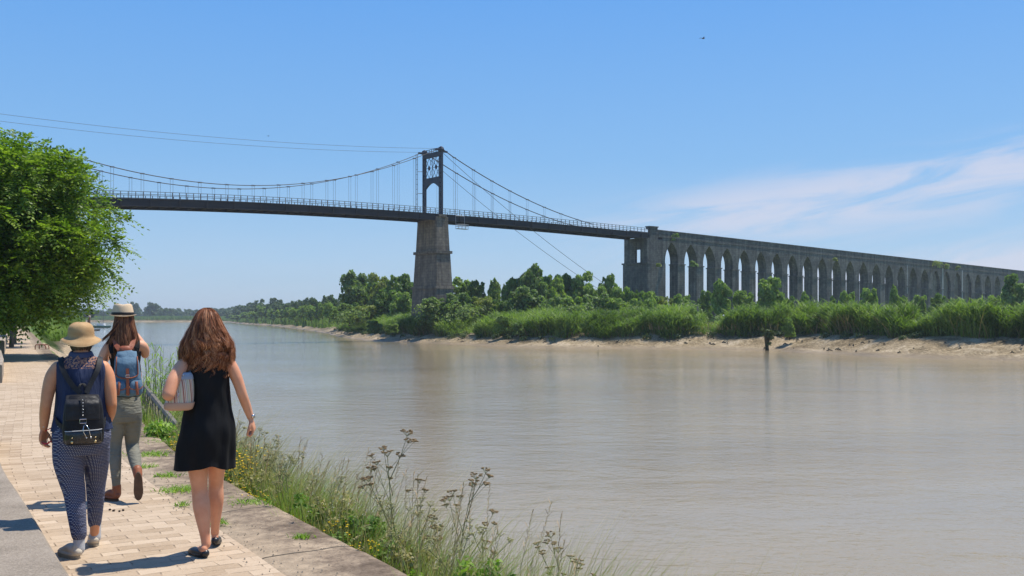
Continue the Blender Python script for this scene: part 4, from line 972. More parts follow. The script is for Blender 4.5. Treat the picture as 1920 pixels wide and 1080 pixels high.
def umbel_proto(sd_, H, hm):
    r = random.Random(sd_); st = MB(); hd = MB(); lf = MB(); tips = []
    lean = Vector((r.uniform(-.12, .12), r.uniform(-.1, .1), 1)); main = [lean*H*f+Vector((.03*math.sin(5*f+sd_), 0, 0)) for f in (0, .25, .5, .75, 1)]
    st.tube(main, [.006, .0055, .0045, .0035, .002], 5, False); tips.append((main[-1], lean.normalized(), .045))
    for k in range(7):
        f = .35+.09*k; p = lean*H*f; a = r.random()*6.283; L = H*(.42-.03*k)*r.uniform(.8, 1.2); d = Vector((math.cos(a)*.55, math.sin(a)*.55, .85)).normalized()
        m = p+d*L*.55; e_ = m+(d+Vector((0, 0, .35))).normalized()*L*.45; st.tube([p, m, e_], [.0035, .0025, .0015], 4, False); tips.append((e_, (d+Vector((0, 0, 1))).normalized(), r.uniform(.025, .045)))
        for j in range(2):
            a2 = a+r.uniform(-1.2, 1.2); d2 = Vector((math.cos(a2)*.7, math.sin(a2)*.7, .7)).normalized(); e2 = m+d2*L*.4
            st.tube([m, e2], [.002, .0012], 3, False); tips.append((e2, (d2+Vector((0, 0, 1))).normalized(), r.uniform(.018, .032)))
    for (p, u, rd) in tips: umbel(hd, st, r, p, u, rd, 9 if hm is BRN else 8, .0056 if hm is BRN else .0036)
    herb_leaves(lf, r, [lean*H*x for x in (.05, .1, .2, .3, .4, .5)], 40, .14)
    e = empty('umbel_plant'); st.build('stem', STEM, e); hd.build('seed_head', hm, e); lf.build('leaves', LEAFG, e); return e
def flower_proto(sd_, H, fm, nf=22, dens=90):
    r = random.Random(sd_); st = MB(); hd = MB(); lf = MB()
    for k in range(7):
        a = r.random()*6.283; rr_ = r.uniform(.05, .16); p1 = Vector((math.cos(a)*rr_*.4, math.sin(a)*rr_*.4, H*.5)); p2 = Vector((math.cos(a)*rr_, math.sin(a)*rr_, H*r.uniform(.8, 1.05)))
        st.tube([(0, 0, 0), p1, p2], [.005, .004, .002], 4, False)
        for j in range(nf//4):
            c = p2+Vector((r.uniform(-.05, .05), r.uniform(-.05, .05), r.uniform(-.06, .04))); st.tube([p2-Vector((0, 0, .06)), c], .0012, 3, False)
            hd.ball(c, (r.uniform(.008, .013), r.uniform(.008, .013), .005), 6, 4)
        herb_leaves(lf, r, [p1*f for f in (.2, .5, .8, 1)]+[p1.lerp(p2, f) for f in (.2, .5, .75)], dens//7, .07)
    e = empty('flowering_plant'); st.build('stem', STEM, e); hd.build('flowers', fm, e); lf.build('leaves', LEAFG, e); return e
def place(proto, first, Y, off, s, label, cat, group, z=None):
    x, y = quay_pt(Y, off); loc = (x, y, bank_h(off) if z is None else z)
    o = proto if first else copy_tree(proto)
    o.location = loc; o.rotation_euler = (0, 0, random.random()*6.28); o.scale = (s, s, s); return tag(o, label, cat, group)
rp = random.Random(12)
UP = [umbel_proto(1, 1.32, BRN), umbel_proto(2, 1.25, BRN), umbel_proto(3, 1.2, PALE), umbel_proto(4, 1.15, PALE)]
used = set()
def once(k):
    f = k not in used; used.add(k); return f
GU = 'seeding umbel plants below the quay edge'
for (Y, off, s, k, lb) in [
    (7.6, .72, 1.16, 0, 'tallest umbel plant with dark brown seed heads standing clear over the water'),
    (7.2, .86, 1.1, 1, 'branching brown headed umbel plant just right of the tallest one'),
    (6.1, 1.1, .88, 0, 'thin brown headed umbel plant leaning out at the right end of the plants'),
    (5.7, 1.15, .8, 1, 'lowest brown headed umbel plant at the far right end of the verge'),
    (6.6, .78, .95, 2, 'pale headed umbel plant between the tall brown ones and the grass')]:
    place(UP[k], once(('u', k)), Y, off, s, lb, 'wild plant', GU)
for i in range(18):
    Y = rp.uniform(6.2, 13.5); off = rp.uniform(.15, .5); k = rp.choice((2, 3, 3))
    place(UP[k], once(('u', k)), Y, off, rp.uniform(.78, 1.05), 'seeding umbel plant growing out of the grass below the quay edge', 'wild plant', GU)
FP = [flower_proto(11, .85, YELF), flower_proto(12, .75, YELF), flower_proto(13, .8, WHTF, 12)]
for i in range(40):
    k = i % 2; Y = [rp.uniform(9.5, 13.0), rp.uniform(7.0, 10.5)][i % 3 == 0]; off = rp.uniform(.03, .4)
    place(FP[k], once(('f', k)), Y, off, rp.uniform(.9, 1.35) if Y > 10 else rp.uniform(.8, 1.0), 'yellow flowering plant in the verge right of the woman in the black dress', 'wild plant', 'yellow flowering plants below the quay edge')
for i in range(9): place(FP[2], once(('f', 2)), rp.uniform(6.4, 9.0), rp.uniform(.3, .75), rp.uniform(.8, 1.1), 'small white flowered plant among the grasses below the quay', 'wild plant', 'white flowered plants below the quay edge')
# leafy bushes in the verge
def leafy(name, Y, off, rad, h, n, size, m, lb):
    rq = np.random.default_rng(int(Y*100)); lo = [(rq.uniform(-rad, rad), rq.uniform(-rad, rad)*.8, h*rq.uniform(.25, .9), rad*rq.uniform(.3, .55)) for _ in range(14)]
    x, y = quay_pt(Y, off); e = empty(name, (x, y, bank_h(off)), 0, lb, 'bush')
    quads('leaves', crown_quads(rq, lo, n, size, 1.1), m, e); b = MB()
    for l in lo: b.tube([(0, 0, 0), (l[0]*.6, l[1]*.6, l[2]*.6), l[:3]], [.008, .005, .003], 4, False)
    b.build('stem', STEM, e); return e
leafy('leafy_bush', 7.55, .3, .26, .95, 5200, .022, LEAFG, 'dense dark green fine leaved bush in the middle of the verge')
leafy('leafy_bush', 5.95, .5, .27, .72, 5200, .02, G_GRN, 'bright light green feathery bush at the near end of the verge')
gl = [('tall leafy green herb growing among the grass below the quay edge', 'leafy weeds below the quay edge')]
for i in range(26):
    Y = rp.uniform(5.4, 13.5); q_ = rp.uniform(.12, .5); hb = leafy('leafy_weed', Y, q_, rp.uniform(.1, .2), rp.uniform(.7, 1.1), 900, .018, rp.choice([LEAFG, G_GRN, G_GRN, G_YEL]), gl[0][0]); hb['group'] = gl[0][1]; hb['category'] = 'wild plant'
leafy('leafy_bush', 13.6, .3, .4, .95, 4000, .03, G_GRN, 'yellowish green bush behind the striped bag')
# tall reeds that stand over the gangway
rq = np.random.default_rng(61)
for i, (Y, off, n, h, lb) in enumerate([(17.8, .55, 26, 1.75, 'tall green reed clump beside the blue backpack'), (19.5, .8, 26, 1.85, 'airy reed clump behind the metal gangway'), (16.6, .9, 22, 1.3, 'shorter reed clump over the upper rail of the gangway')]):
    x, y = quay_pt(Y, off); e = empty('reed_clump', (x, y, -1.0), 0, lb, 'reeds'); b = MB(); Q = []
    for k in range(n):
        bx0 = rq.uniform(-.45, .45); by0 = rq.uniform(-.4, .4); H = h*rq.uniform(.7, 1.15); ln = rq.uniform(-.15, .25)
        b.tube([(bx0, by0, 0), (bx0+ln*.4, by0, H*.55), (bx0+ln, by0, H)], [.007, .006, .003], 4, False)
        for j in range(9):
            f = .3+.08*j; p = np.array([bx0+ln*f, by0, H*f]); a = rq.uniform(0, 6.28); d = np.array([math.cos(a), math.sin(a)*.6, .75]); s = rq.uniform(.2, .36); w = np.array([-math.sin(a), math.cos(a), 0])*.011
            m1_ = p+d*s*.6; e1 = m1_+np.array([d[0], d[1], -.1])*s*.5
            Q += [[p-w*.4, p+w*.4, m1_+w, m1_-w], [m1_-w, m1_+w, e1+w*.1, e1-w*.1]]
    b.build('stalks', STEM, e); quads('leaves', np.array(Q), G_GRN, e)
# sloping metal gangway beside the quay, half hidden by the plants
GALV = mk('weathered_steel_frame', (0.1, 0.085, 0.065), (0.2, 0.17, 0.135), 8, .6, .3, 40)
gA = P(268, 722, 18.9); gB = P(333, 800, 14.9)
e = empty('metal_gangway', gA, 0, 'weathered metal gangway sloping down from the quay edge to the river', 'gangway')
dv = gB-gA; perp = Vector((-dv.y, dv.x, 0)).normalized()
for s_ in (0, 1):
    b = MB(); o_ = perp*(.65*s_); b.tube([o_, o_+dv], .05, 6); b.tube([o_+Vector((0, 0, -.42)), o_+dv+Vector((0, 0, -.42))], .035, 5)
    for k in range(13): f = k/12; b.tube([o_+dv*f, o_+dv*f+Vector((0, 0, -.42))], .016, 4); f2 = min(1, f+1/12); b.tube([o_+dv*f, o_+dv*f2+Vector((0, 0, -.42))], .01, 4)
    b.build('side_rail', GALV, e)
b = MB()
for k in range(26): b.tube([dv*(k/25)+Vector((0, 0, -.4)), dv*(k/25)+perp*.65+Vector((0, 0, -.4))], .018, 4)
b.build('tread_grille', GALV, e)
# weeds rooted in the joints of the quay
def G(px, py, z=0.0): Z = F*(EYE-z)/(py-HY); return Vector(((px-960)/F*Z, Z, z))
for (x, y, wd, n, lb) in [(340, 919, .30, 240, 'green weed tuft on the path left of the bare legs'), (287, 853, .34, 260, 'green weed patch on the quay stones beside the grey trousers'), (276, 876, .16, 60, 'small dry weed tuft on the path below the larger patch'), (312, 893, .18, 110, 'small green weed tuft between the two larger path weeds'),
    (472, 944, .34, 150, 'flat thin weed growing along the quay stones right of the bare legs'), (566, 1010, .11, 70, 'single small weed on the worn stones near the bottom'), (405, 981, .16, 90, 'weed beside the right shoe of the woman in the black dress'), (300, 829, .5, 120, 'line of weeds in a joint of the quay stones'), (342, 948, .12, 50, 'tiny weed at the edge of the paving behind the bare calves')]:
    c = G(x, y, .012); rq = np.random.default_rng(x); bs = np.stack([rq.normal(0, wd*.32, n), rq.normal(0, wd*.3, n), np.zeros(n)], 1)
    o = quads('weed_tuft', blades(rq, bs, rq.uniform(.02, .06, n), .012, .9, 2, .6), G_GRN); o.location = c; tag(o, lb, 'weed')
# a few droppings / clods on the paving
rq = random.Random(4); CLOD = mk('dark_clod', (0.03, 0.022, 0.015), (0.06, 0.04, 0.03), 30, .9)
for (x, y) in ((206, 957), (213, 959), (224, 960), (231, 958)):
    b = MB(); b.ball((0, 0, .008), (.014*rq.uniform(.7, 1.2), .01, .008), 8, 5); o = b.build('dirt_clod', CLOD, None, True); o.location = G(x, y, .003); o.rotation_euler.z = rq.random()*3
    tag(o, 'small dark clod lying on the paving behind the brown boots', 'clod', 'dark clods on the paving')
# loose pebbles on the worn strip
rq = np.random.default_rng(8); n = 700; V4 = []
Yp = rq.uniform(4, 16, n); op = -rq.uniform(.05, .8, n); 
for a, o_ in zip(Yp, op):
    x, y = quay_pt(a, o_); s = rq.uniform(.002, .006); V4 += [[(x-s, y-s, .014), (x+s, y-s, .014), (x+s*.6, y+s*.2, .02+s), (x-s*.6, y+s*.2, .02+s)], [(x-s*.6, y+s*.2, .02+s), (x+s*.6, y+s*.2, .02+s), (x+s, y+s*1.4, .014), (x-s, y+s*1.4, .014)]]
tag(quads('grit', np.array(V4), mk('grit_stone', (0.45, 0.37, 0.27), (0.3, 0.24, 0.17), 20, .9)), 'loose grit and bits of stone along the quay edge', 'grit', kind='stuff')

# ------------------------------------------------------------------ small distant things
# moored sailing boat
bt = empty('moored_boat', P(191, 0, 430), .15, 'small white and green boat with a mast moored far up the river', 'boat'); bt.location.z = WATER
b = MB(); b.loft([(0, 0, -.2, 3.2, .9, 2.6), (0, 0, .4, 3.8, 1.25, 2.4), (0, 0, .9, 4.1, 1.35, 2.2)], 24); b.build('hull', mk('green_hull', (0.03, 0.12, 0.1), (0.04, 0.15, 0.12), 1, .4), bt)
b = MB(); b.loft([(-.3, 0, .92, 1.9, .95, 3), (-.3, 0, 1.9, 1.6, .8, 3)], 16); b.build('cabin', mk('white_gelcoat', (0.75, 0.75, 0.73), (0.7, 0.7, 0.68), 1, .3), bt)
b = MB(); b.tube([(.6, 0, .9), (.6, 0, 9)], .09, 6); b.tube([(.6, 0, 2.6), (-2.8, 0, 2.7)], .1, 6); b.build('mast', RAILM, bt)
b = MB(); b.loft([(0, 0, -.1, 1.8, .7), (0, 0, .4, 2.2, .9)], 16); o = b.build('dinghy', mk('dark_dinghy', (0.03, 0.03, 0.035), (0.05, 0.05, 0.05), 1, .5)); o.location = (P(176, 0, 330).x, 330, WATER); tag(o, 'small dark dinghy floating just right of the straw hat brim', 'boat')
po = empty('river_post', P(167, 0, 240), 0, 'brown wooden mooring post with a pale top on the left bank', 'post'); po.location.z = -1.5
b = MB(); b.loft([(0, 0, -1, .34, .34), (0, 0, 3.4, .3, .3)], 12); b.build('post', mk('brown_post', (0.13, 0.06, 0.04), (0.2, 0.1, 0.06), 3, .8), po)
b = MB(); b.loft([(0, 0, 3.41, .4, .4), (0, 0, 3.75, .36, .36), (0, 0, 4.0, .1, .1)], 12); b.build('cap', mk('pink_grey_cap', (0.4, 0.3, 0.28), (0.5, 0.4, 0.36), 3, .8), po)
st = MB(); rs_ = random.Random(5); c = P(1444, 0, 124)
for k in range(12):
    a = rs_.random()*6.28; st.tube([(rs_.uniform(-.2, .2), 0, -.5), (math.cos(a)*.3, math.sin(a)*.3, rs_.uniform(.5, 1.6)), (math.cos(a)*.6, math.sin(a)*.5, rs_.uniform(1.0, 2.9))], [.09, .05, .02], 5)
e = empty('dead_stump', (c.x, 125.5, -1.9), 0, 'dark weed hung stump standing in the mud at the water edge', 'stump'); st.build('branches', mk('dark_driftwood', (0.04, 0.04, 0.025), (0.08, 0.075, 0.04), 3, .9), e)
rq = np.random.default_rng(3); quads('weed', crown_quads(rq, [(rq.uniform(-.6, .6), rq.uniform(-.4, .4), rq.uniform(.3, 2.5), .3) for _ in range(12)], 700, .12), leafmat('dark_weed', [(0.05, 0.08, 0.02), (0.1, 0.13, 0.035), (0.16, 0.19, 0.06)], .2, 1), e)
# driftwood and clods on the mud
dw = MB(); rs_ = random.Random(6)
for k in range(150):
    i = rs_.randrange(iA, iB); o_ = rs_.uniform(.8, 7); p = SR[i]+INL[i]*o_; z = bank_z(o_)+.03; a = rs_.random()*3.1; L = rs_.uniform(.2, .9)
    dw.tube([(p[0]-math.cos(a)*L/2, p[1]-math.sin(a)*L/2, z), (p[0], p[1], z+.14), (p[0]+math.cos(a)*L/2, p[1]+math.sin(a)*L/2, z)], [.05, .09, .04], 5)
tag(dw.build('driftwood', mk('wet_driftwood', (0.05, 0.045, 0.03), (0.1, 0.085, 0.055), 3, .9)), 'scattered dark bits of driftwood and weed lying on the mud', 'driftwood', kind='stuff')
sc = MB()
rq = np.random.default_rng(44); lo = []
for k in range(150):
    i = rq.integers(iA, iB); px = 960+F*SR[i, 0]/SR[i, 1]; o_ = float(o0f(px))-rq.uniform(-1, 1.6); p = SR[i]+INL[i]*o_; lo.append((p[0], p[1], bank_z(o_)+.2, rq.uniform(.3, .75)))
tag(quads('bank_weeds', crown_quads(rq, lo, 16000, .13), leafmat('bank_weed_leaf', [(0.05, 0.085, 0.03), (0.1, 0.14, 0.05), (0.17, 0.2, 0.08)], .25, .3)), 'grey green weeds on the mud at the foot of the reeds', 'weeds', kind='stuff')
# parked vehicle at the end of the path
vh = empty('parked_van', (P(20, 0, 150).x, 150, 0), math.radians(26), 'small orange red van parked under the trees at the end of the path', 'van')
VB = mk('orange_red_paint', (0.35, 0.07, 0.04), (0.3, 0.06, 0.035), 1, .3); VG = mk('teal_glass', (0.1, 0.2, 0.22), (0.12, 0.22, 0.25), 1, .1, spec=.6)
b = MB(); b.box((0, 0, .72), (1.75, 4.2, .75), 0, .97); b.build('body', VB, vh)
b = MB(); b.box((0, .3, 1.45), (1.6, 3.2, .7), 0, .86); b.box((0, .3, 1.83), (1.42, 2.7, .06)); b.build('cab', mk('pale_roof', (0.45, 0.5, 0.5), (0.4, 0.45, 0.45), 1, .4), vh)
b = MB(); b.box((0, -1.32, 1.47), (1.2, .12, .42), 0, .92); b.build('rear_window', VG, vh)
for sx in (-1, 1):
    for sy in (-1.3, 1.35):
        b = MB(); b.tube([(sx*.9, sy, .32), (sx*.68, sy, .32)], .33, 18); b.build('wheel', mk('tyre', (0.02, 0.02, 0.02), (0.03, 0.03, 0.03), 5, .8) if sx < 0 and sy < 0 else bpy.data.materials['tyre'], vh)
    b = MB(); b.box((sx*.75, -2.09, .85), (.14, .05, .25)); b.build('tail_lamp', mk('lamp_red', (0.5, 0.02, 0.01), (0.5, 0.02, 0.01), 1, .2) if sx < 0 else bpy.data.materials['lamp_red'], vh)
# birds
BIRD = mk('dark_feathers', (0.03, 0.03, 0.035), (0.06, 0.06, 0.06), 10, .8)
for (px, py, Z, s, a, lb) in ((1318, 72, 62, 1.0, .6, 'small dark bird flying high at the upper right'), (503, 255, 80, .62, 1.2, 'tiny bird between the head cables and the deck on the left')):
    c = P(px, py, Z); b = MB(); b.ball((0, 0, 0), (.11*s, .035*s, .035*s), 10, 8); b.ball((.11*s, 0, .012*s), (.035*s, .026*s, .026*s), 8, 6); b.tube([(.14*s, 0, .01*s), (.18*s, 0, .005*s)], [.008*s, .002*s], 5); b.add([(-.09*s, -.015*s, 0), (-.09*s, .015*s, 0), (-.19*s, .035*s, 0), (-.19*s, -.035*s, 0), (-.09*s, 0, .012*s)], [(0, 1, 2, 3), (0, 1, 4), (1, 2, 4), (2, 3, 4), (3, 0, 4)])
    e = empty('bird', c, a, lb, 'bird'); b.build('body', BIRD, e, True)
    for sg in (-1, 1):
        b = MB(); b.add([(.05*s, sg*.02*s, .01*s), (-.04*s, sg*.02*s, .01*s), (.03*s, sg*.13*s, .07*s), (-.05*s, sg*.13*s, .065*s), (-.05*s, sg*.27*s, .03*s), (-.09*s, sg*.25*s, .028*s), (.0, sg*.08*s, .035*s)], [(0, 1, 3, 2), (2, 3, 5, 4), (0, 2, 6), (1, 6, 3), (0, 6, 1), (2, 3, 6)]); b.build('wing', BIRD, e)
# ------------------------------------------------------------------ people
def catmull(pts, n):
    p = np.array(pts, float); m = len(p); out = []
    for i in range(m-1):
        p0 = p[max(i-1, 0)]; p1 = p[i]; p2 = p[i+1]; p3 = p[min(i+2, m-1)]
        for k in range(n):
            t = k/n; out.append(.5*((2*p1)+(-p0+p2)*t+(2*p0-5*p1+4*p2-p3)*t*t+(-p0+3*p1-3*p2+p3)*t**3))
    out.append(p[-1]); return np.array(out)
def limb(b, pts, rad, n=16, sub=5):
    """tapering limb with rounded ends; rad entries: r or (rx, ry)"""
    R_ = [(r, r) if isinstance(r, (int, float)) else r for r in rad]
    q = catmull([tuple(p)+tuple(r) for p, r in zip(pts, R_)], sub); P_ = [Vector(x[:3]) for x in q]; rr = [(max(x[3], .002), max(x[4], .002)) for x in q]
    t0 = (P_[0]-P_[1]).normalized(); t1 = (P_[-1]-P_[-2]).normalized(); a = sum(rr[0])/2; c = sum(rr[-1])/2
    pre = [(P_[0]+t0*a*s, (rr[0][0]*k, rr[0][1]*k)) for s, k in ((.97, .22), (.8, .6), (.45, .89))]
    post = [(P_[-1]+t1*c*s, (rr[-1][0]*k, rr[-1][1]*k)) for s, k in ((.45, .89), (.8, .6), (.97, .22))]
    al = pre+list(zip(P_, rr))+post; b.tube([x[0] for x in al], [x[1] for x in al], n)
def smooth_secs(secs, sub=4):
    q = catmull([tuple(s[:5])+((s[5] if len(s) > 5 else 2.0),) for s in secs], sub); return [tuple(x) for x in q]
def hand(b, wrist, dirv, across, normal, curl=.5, thumb_side=1, L=.17, spread=.0):
    """palm + four fingers + thumb. across: towards the little finger; normal: out of the palm"""
    w = Vector(wrist); d = Vector(dirv).normalized(); a = Vector(across); a = (a-d*a.dot(d)).normalized(); nn = Vector(normal); nn = (nn-d*nn.dot(d)-a*nn.dot(a)).normalized()
    s = L/.17; pl = .085*s
    for k in (-1, -.33, .33, 1): limb(b, [w+a*.012*k*s, w+d*pl*.5+a*.027*k*s, w+d*pl*.95+a*.03*k*s], [.014*s, .0145*s, .0115*s], 10, 3)
    for k, ln, cr in ((-1, .066, .9), (-.33, .076, 1.0), (.33, .07, 1.1), (1, .055, 1.2)):
        p = w+d*pl*.92+a*.0305*k*s; dd = d.copy(); pts = [p]; ang = curl*cr
        for j, f in enumerate((.45, .32, .25)):
            dd = (Quaternion(d.cross(nn).normalized(), ang*(.75+.25*j)) @ dd).normalized(); p = p+dd*ln*f*s*1.05+a*spread*k*.1; pts.append(p)
        limb(b, pts, [.0095*s, .009*s, .0082*s, .0068*s], 9, 3)
    t0 = w+d*.02*s-a*.022*s; td = (d*.75-a*.55+nn*.45).normalized(); t1 = t0+td*.042*s; td2 = (d*.9-a*.1+nn*.6).normalized()
    limb(b, [t0, t1, t1+td2*.03*s, t1+td2*.03*s+(d*.8+nn*.6+a*.25).normalized()*.024*s], [.014*s, .0115*s, .0098*s, .0078*s], 9, 3)
def head_piece(b, c, tilt=0.0):
    c = Vector(c); M = Matrix.Rotation(tilt, 3, 'X')
    def T(x, y, z): return c+M @ Vector((x, y, z))
    b.ball(T(0, 0, .02), (.076, .095, .095), 24, 16); b.ball(T(0, .02, -.035), (.062, .075, .07), 20, 12); b.ball(T(0, .05, -.075), (.036, .036, .032), 16, 10)
    limb(b, [T(0, .092, .01), T(0, .108, -.015), T(0, .103, -.03)], [.008, .012, .011], 8, 3)       # nose
    limb(b, [T(-.022, .086, -.052), T(0, .094, -.052), T(.022, .086, -.052)], [.005, .007, .005], 8, 3)   # lips
    for s in (-1, 1):
        b.ball(T(s*.03, .083, .018), (.016, .01, .008), 10, 6)                                         # brow
        M2 = Matrix.Rotation(s*.35, 3, 'Z'); b.ball(T(s*.079, -.005, -.008), (.01, .019, .031), 12, 8, M2); b.ball(T(s*.083, -.008, -.03), (.007, .01, .012), 8, 6)
def eyes(c, par):
    for s in (-1, 1):
        b = MB(); b.ball(Vector(c)+Vector((s*.03, .083, .0)), .0115, 12, 8); b.build('eye', EYEW, par, True)
def m_skin(name, c, c2):
    a = N(name); v = a.coord('Object'); a.base(a.ramp(a.noise(v, 9, 5), [(.35, c), (.7, c2)])); a.rough(.5); a.b.inputs['Specular IOR Level'].default_value = .3
    a.b.inputs['Subsurface Weight'].default_value = .12; a.b.inputs['Subsurface Radius'].default_value = (.02, .008, .004); a.b.inputs['Subsurface Scale'].default_value = .3
    a.bump(a.noise(v, 60, 4), .15, .002); return a.m
SK1 = m_skin('tanned_skin', (.6, .25, .12), (.7, .34, .18)); SK3 = m_skin('warm_skin', (.64, .28, .155), (.74, .37, .22)); SK2 = m_skin('light_skin', (.62, .29, .17), (.72, .38, .23))
EYEW = mk('eye_white', (.7, .68, .65), (.6, .55, .5), 30, .3)
def cloth(name, c1, c2, rough=.85, sc=6, fold=.35, fscale=(1, 1, 1), fs=14, fd=.02, weave=500):
    a = N(name); v = a.coord('Object'); col = a.ramp(a.noise(v, sc, 5), [(.35, c1), (.7, c2)]); a.base(col); a.rough(rough); a.b.inputs['Specular IOR Level'].default_value = .2
    h = a.noise(a.coord('Object', fscale), fs, 3, .5, .8); a.bump(a.math('ADD', h, a.math('MULTIPLY', a.noise(v, weave, 2), .03)), fold, fd); return a, col
def garment(name, secs, m, par, n=72, sub=5, fold=None, solid=.004, cap=False, zmod=None):
    S_ = smooth_secs(secs, sub); V = np.zeros((len(S_), n+1, 3)); 
    for i, q in enumerate(S_):
        for k in range(n+1):
            a = 2*math.pi*k/n; c, d = math.cos(a), math.sin(a); pw = q[5]
            ex = math.copysign(abs(c)**(2/pw), c); ey = math.copysign(abs(d)**(2/pw), d); f = fold(a, q[2]) if fold else 0
            V[i, k] = (q[0]+ex*(q[3]+f), q[1]+ey*(q[4]+f), q[2]+(zmod(a, i/(len(S_)-1)) if zmod else 0))
    o = grid_mesh(name, V, m, par); me = o.data; bpy.data.objects.remove(o)
    me = evaluated(me, [('WELD', dict(merge_threshold=.0001)), ('SOLIDIFY', dict(thickness=solid, offset=1))]); return link(name, me, None, par, True)
def strips(name, Pn, Sd, m, par):
    """Pn, Sd: (n,m,3) centre lines and half-width vectors -> ribbons, one island each"""
    n, k = Pn.shape[:2]; V = np.stack([Pn-Sd, Pn+Sd], 2).reshape(-1, 3); base = np.arange(n)[:, None]*(2*k)+np.arange(k-1)[None]*2
    q = np.stack([base, base+1, base+3, base+2], -1).reshape(-1, 4); me = bpy.data.meshes.new(name); me.vertices.add(len(V)); me.vertices.foreach_set('co', V.astype(np.float32).ravel())
    me.loops.add(q.size); me.loops.foreach_set('vertex_index', q.astype(np.int32).ravel()); me.polygons.add(len(q)); me.polygons.foreach_set('loop_start', np.arange(0, q.size, 4, dtype=np.int32)); me.update(calc_edges=True)
    return link(name, me, m, par, True)
def hairmat(name, cols, trans=.25):
    a = N(name); g = a.n('ShaderNodeNewGeometry'); v = a.coord('Object', (1, 1, .25)); f = a.math('ADD', a.math('MULTIPLY', g.outputs['Random Per Island'], .45), a.math('MULTIPLY', a.noise(v, 26, 4), .6))
    c = a.ramp(f, [(.25, cols[0]), (.52, cols[1]), (.82, cols[2])]); a.base(c); a.rough(.48); a.b.inputs['Specular IOR Level'].default_value = .3
    t = a.n('ShaderNodeBsdfTranslucent'); a.l(c, t.inputs[0]); mx_ = a.n('ShaderNodeMixShader'); mx_.inputs[0].default_value = trans; a.l(a.b.outputs[0], mx_.inputs[1]); a.l(t.outputs[0], mx_.inputs[2]); a.l(mx_.outputs[0], a.o.inputs[0]); return a.m
def hair_fall(seed, n, clumps, prof, z0, zend, cx, cy, phi_max, ywave=.012, wl=.13, m_=24, width=.0022, zjit=.03, drift=0.0, rho=(.84, 1.03), asym=None):
    """strands start at the crown and follow a silhouette profile (z, rx, ry)"""
    r = np.random.default_rng(seed); pz = [p[0] for p in prof][::-1]; px_ = [p[1] for p in prof][::-1]; py_ = [p[2] for p in prof][::-1]
    cph = r.uniform(-phi_max, phi_max, clumps); cw = r.uniform(0, 6.28, clumps); ca = r.uniform(.5, 1.4, clumps); ce = r.normal(0, zjit, clumps); cr_ = r.uniform(-.05, .05, clumps); cwl = wl*r.uniform(.8, 1.3, clumps)
    k = r.integers(clumps, size=n); spread = r.normal(0, .5, n); t = np.linspace(0, 1, m_)
    Pn = np.zeros((n, m_, 3)); 
    ph0 = cph[k][:, None]+spread[:, None]*(.16-.07*t[None]); z = z0+(zend+ce[k][:, None]+r.normal(0, zjit*.4, (n, 1))-z0)*t[None]**1.0
    z = z0-(z0-z)*(1-.0*t[None]); rx = np.interp(z, pz, px_); ry = np.interp(z, pz, py_); rh = r.uniform(rho[0], rho[1], (n, 1))+cr_[k][:, None]
    amp = ywave*ca[k][:, None]*np.clip((t[None]-.12)*1.6, 0, 1); ph = cw[k][:, None]+spread[:, None]*.25; w = np.sin((z0-z)*6.283/cwl[k][:, None]+ph)*amp; w2 = np.cos((z0-z)*6.283/cwl[k][:, None]*.9+ph)*amp
    Pn[:, :, 0] = cx+rx*rh*np.sin(ph0)+w*np.cos(ph0)+drift*t[None]**2; Pn[:, :, 1] = cy-ry*rh*np.cos(ph0)-w2; Pn[:, :, 2] = z
    tg = unit(np.gradient(Pn, axis=1)); out = np.stack([np.sin(ph0), -np.cos(ph0), np.zeros_like(ph0)], -1); sd = unit(np.cross(tg, out)+.5*r.normal(size=(n, 1, 3))*.6)
    wd = width*(.6+.8*r.random((n, 1, 1)))*(1-.75*t[None, :, None]**3); return Pn, sd*wd
LEATH = mk('tan_leather', (.26, .07, .035), (.34, .11, .055), 20, .5, .2, 60); BLKL = mk('black_satin_fabric', (.007, .007, .008), (.014, .014, .016), 9, .5, .5, 14, .02, spec=.25)
BLKM = mk('black_webbing', (.012, .012, .013), (.02, .02, .022), 30, .6, .2, 200); METAL = mk('silver_buckle', (.6, .6, .6), (.7, .7, .7), 10, .25, metal=1.0); GOLD = mk('brass_button', (.7, .5, .25), (.8, .6, .3), 10, .3, metal=1.0)
SOLE = mk('brown_rubber_sole', (.09, .055, .035), (.13, .08, .05), 20, .8, .4, 120, .004)
def strap(b, pts, w, th, sub=6):
    """flat band through pts ((x,y,z),(nx,ny,nz))"""
    q = catmull([tuple(p)+tuple(nv) for p, nv in pts], sub); P_ = q[:, :3]; Nn = unit(q[:, 3:]); T_ = unit(np.gradient(P_, axis=0)); Sd = unit(np.cross(T_, Nn)); m = len(P_)
    V = []
    for i in range(m): V += [P_[i]-Sd[i]*w/2, P_[i]+Sd[i]*w/2, P_[i]+Sd[i]*w/2+Nn[i]*th, P_[i]-Sd[i]*w/2+Nn[i]*th]
    Fc = [(0, 3, 2, 1), ((m-1)*4, (m-1)*4+1, (m-1)*4+2, (m-1)*4+3)]
    for i in range(m-1):
        for k in range(4): Fc.append((i*4+k, i*4+(k+1) % 4, (i+1)*4+(k+1) % 4, (i+1)*4+k))
    b.add(V, Fc)
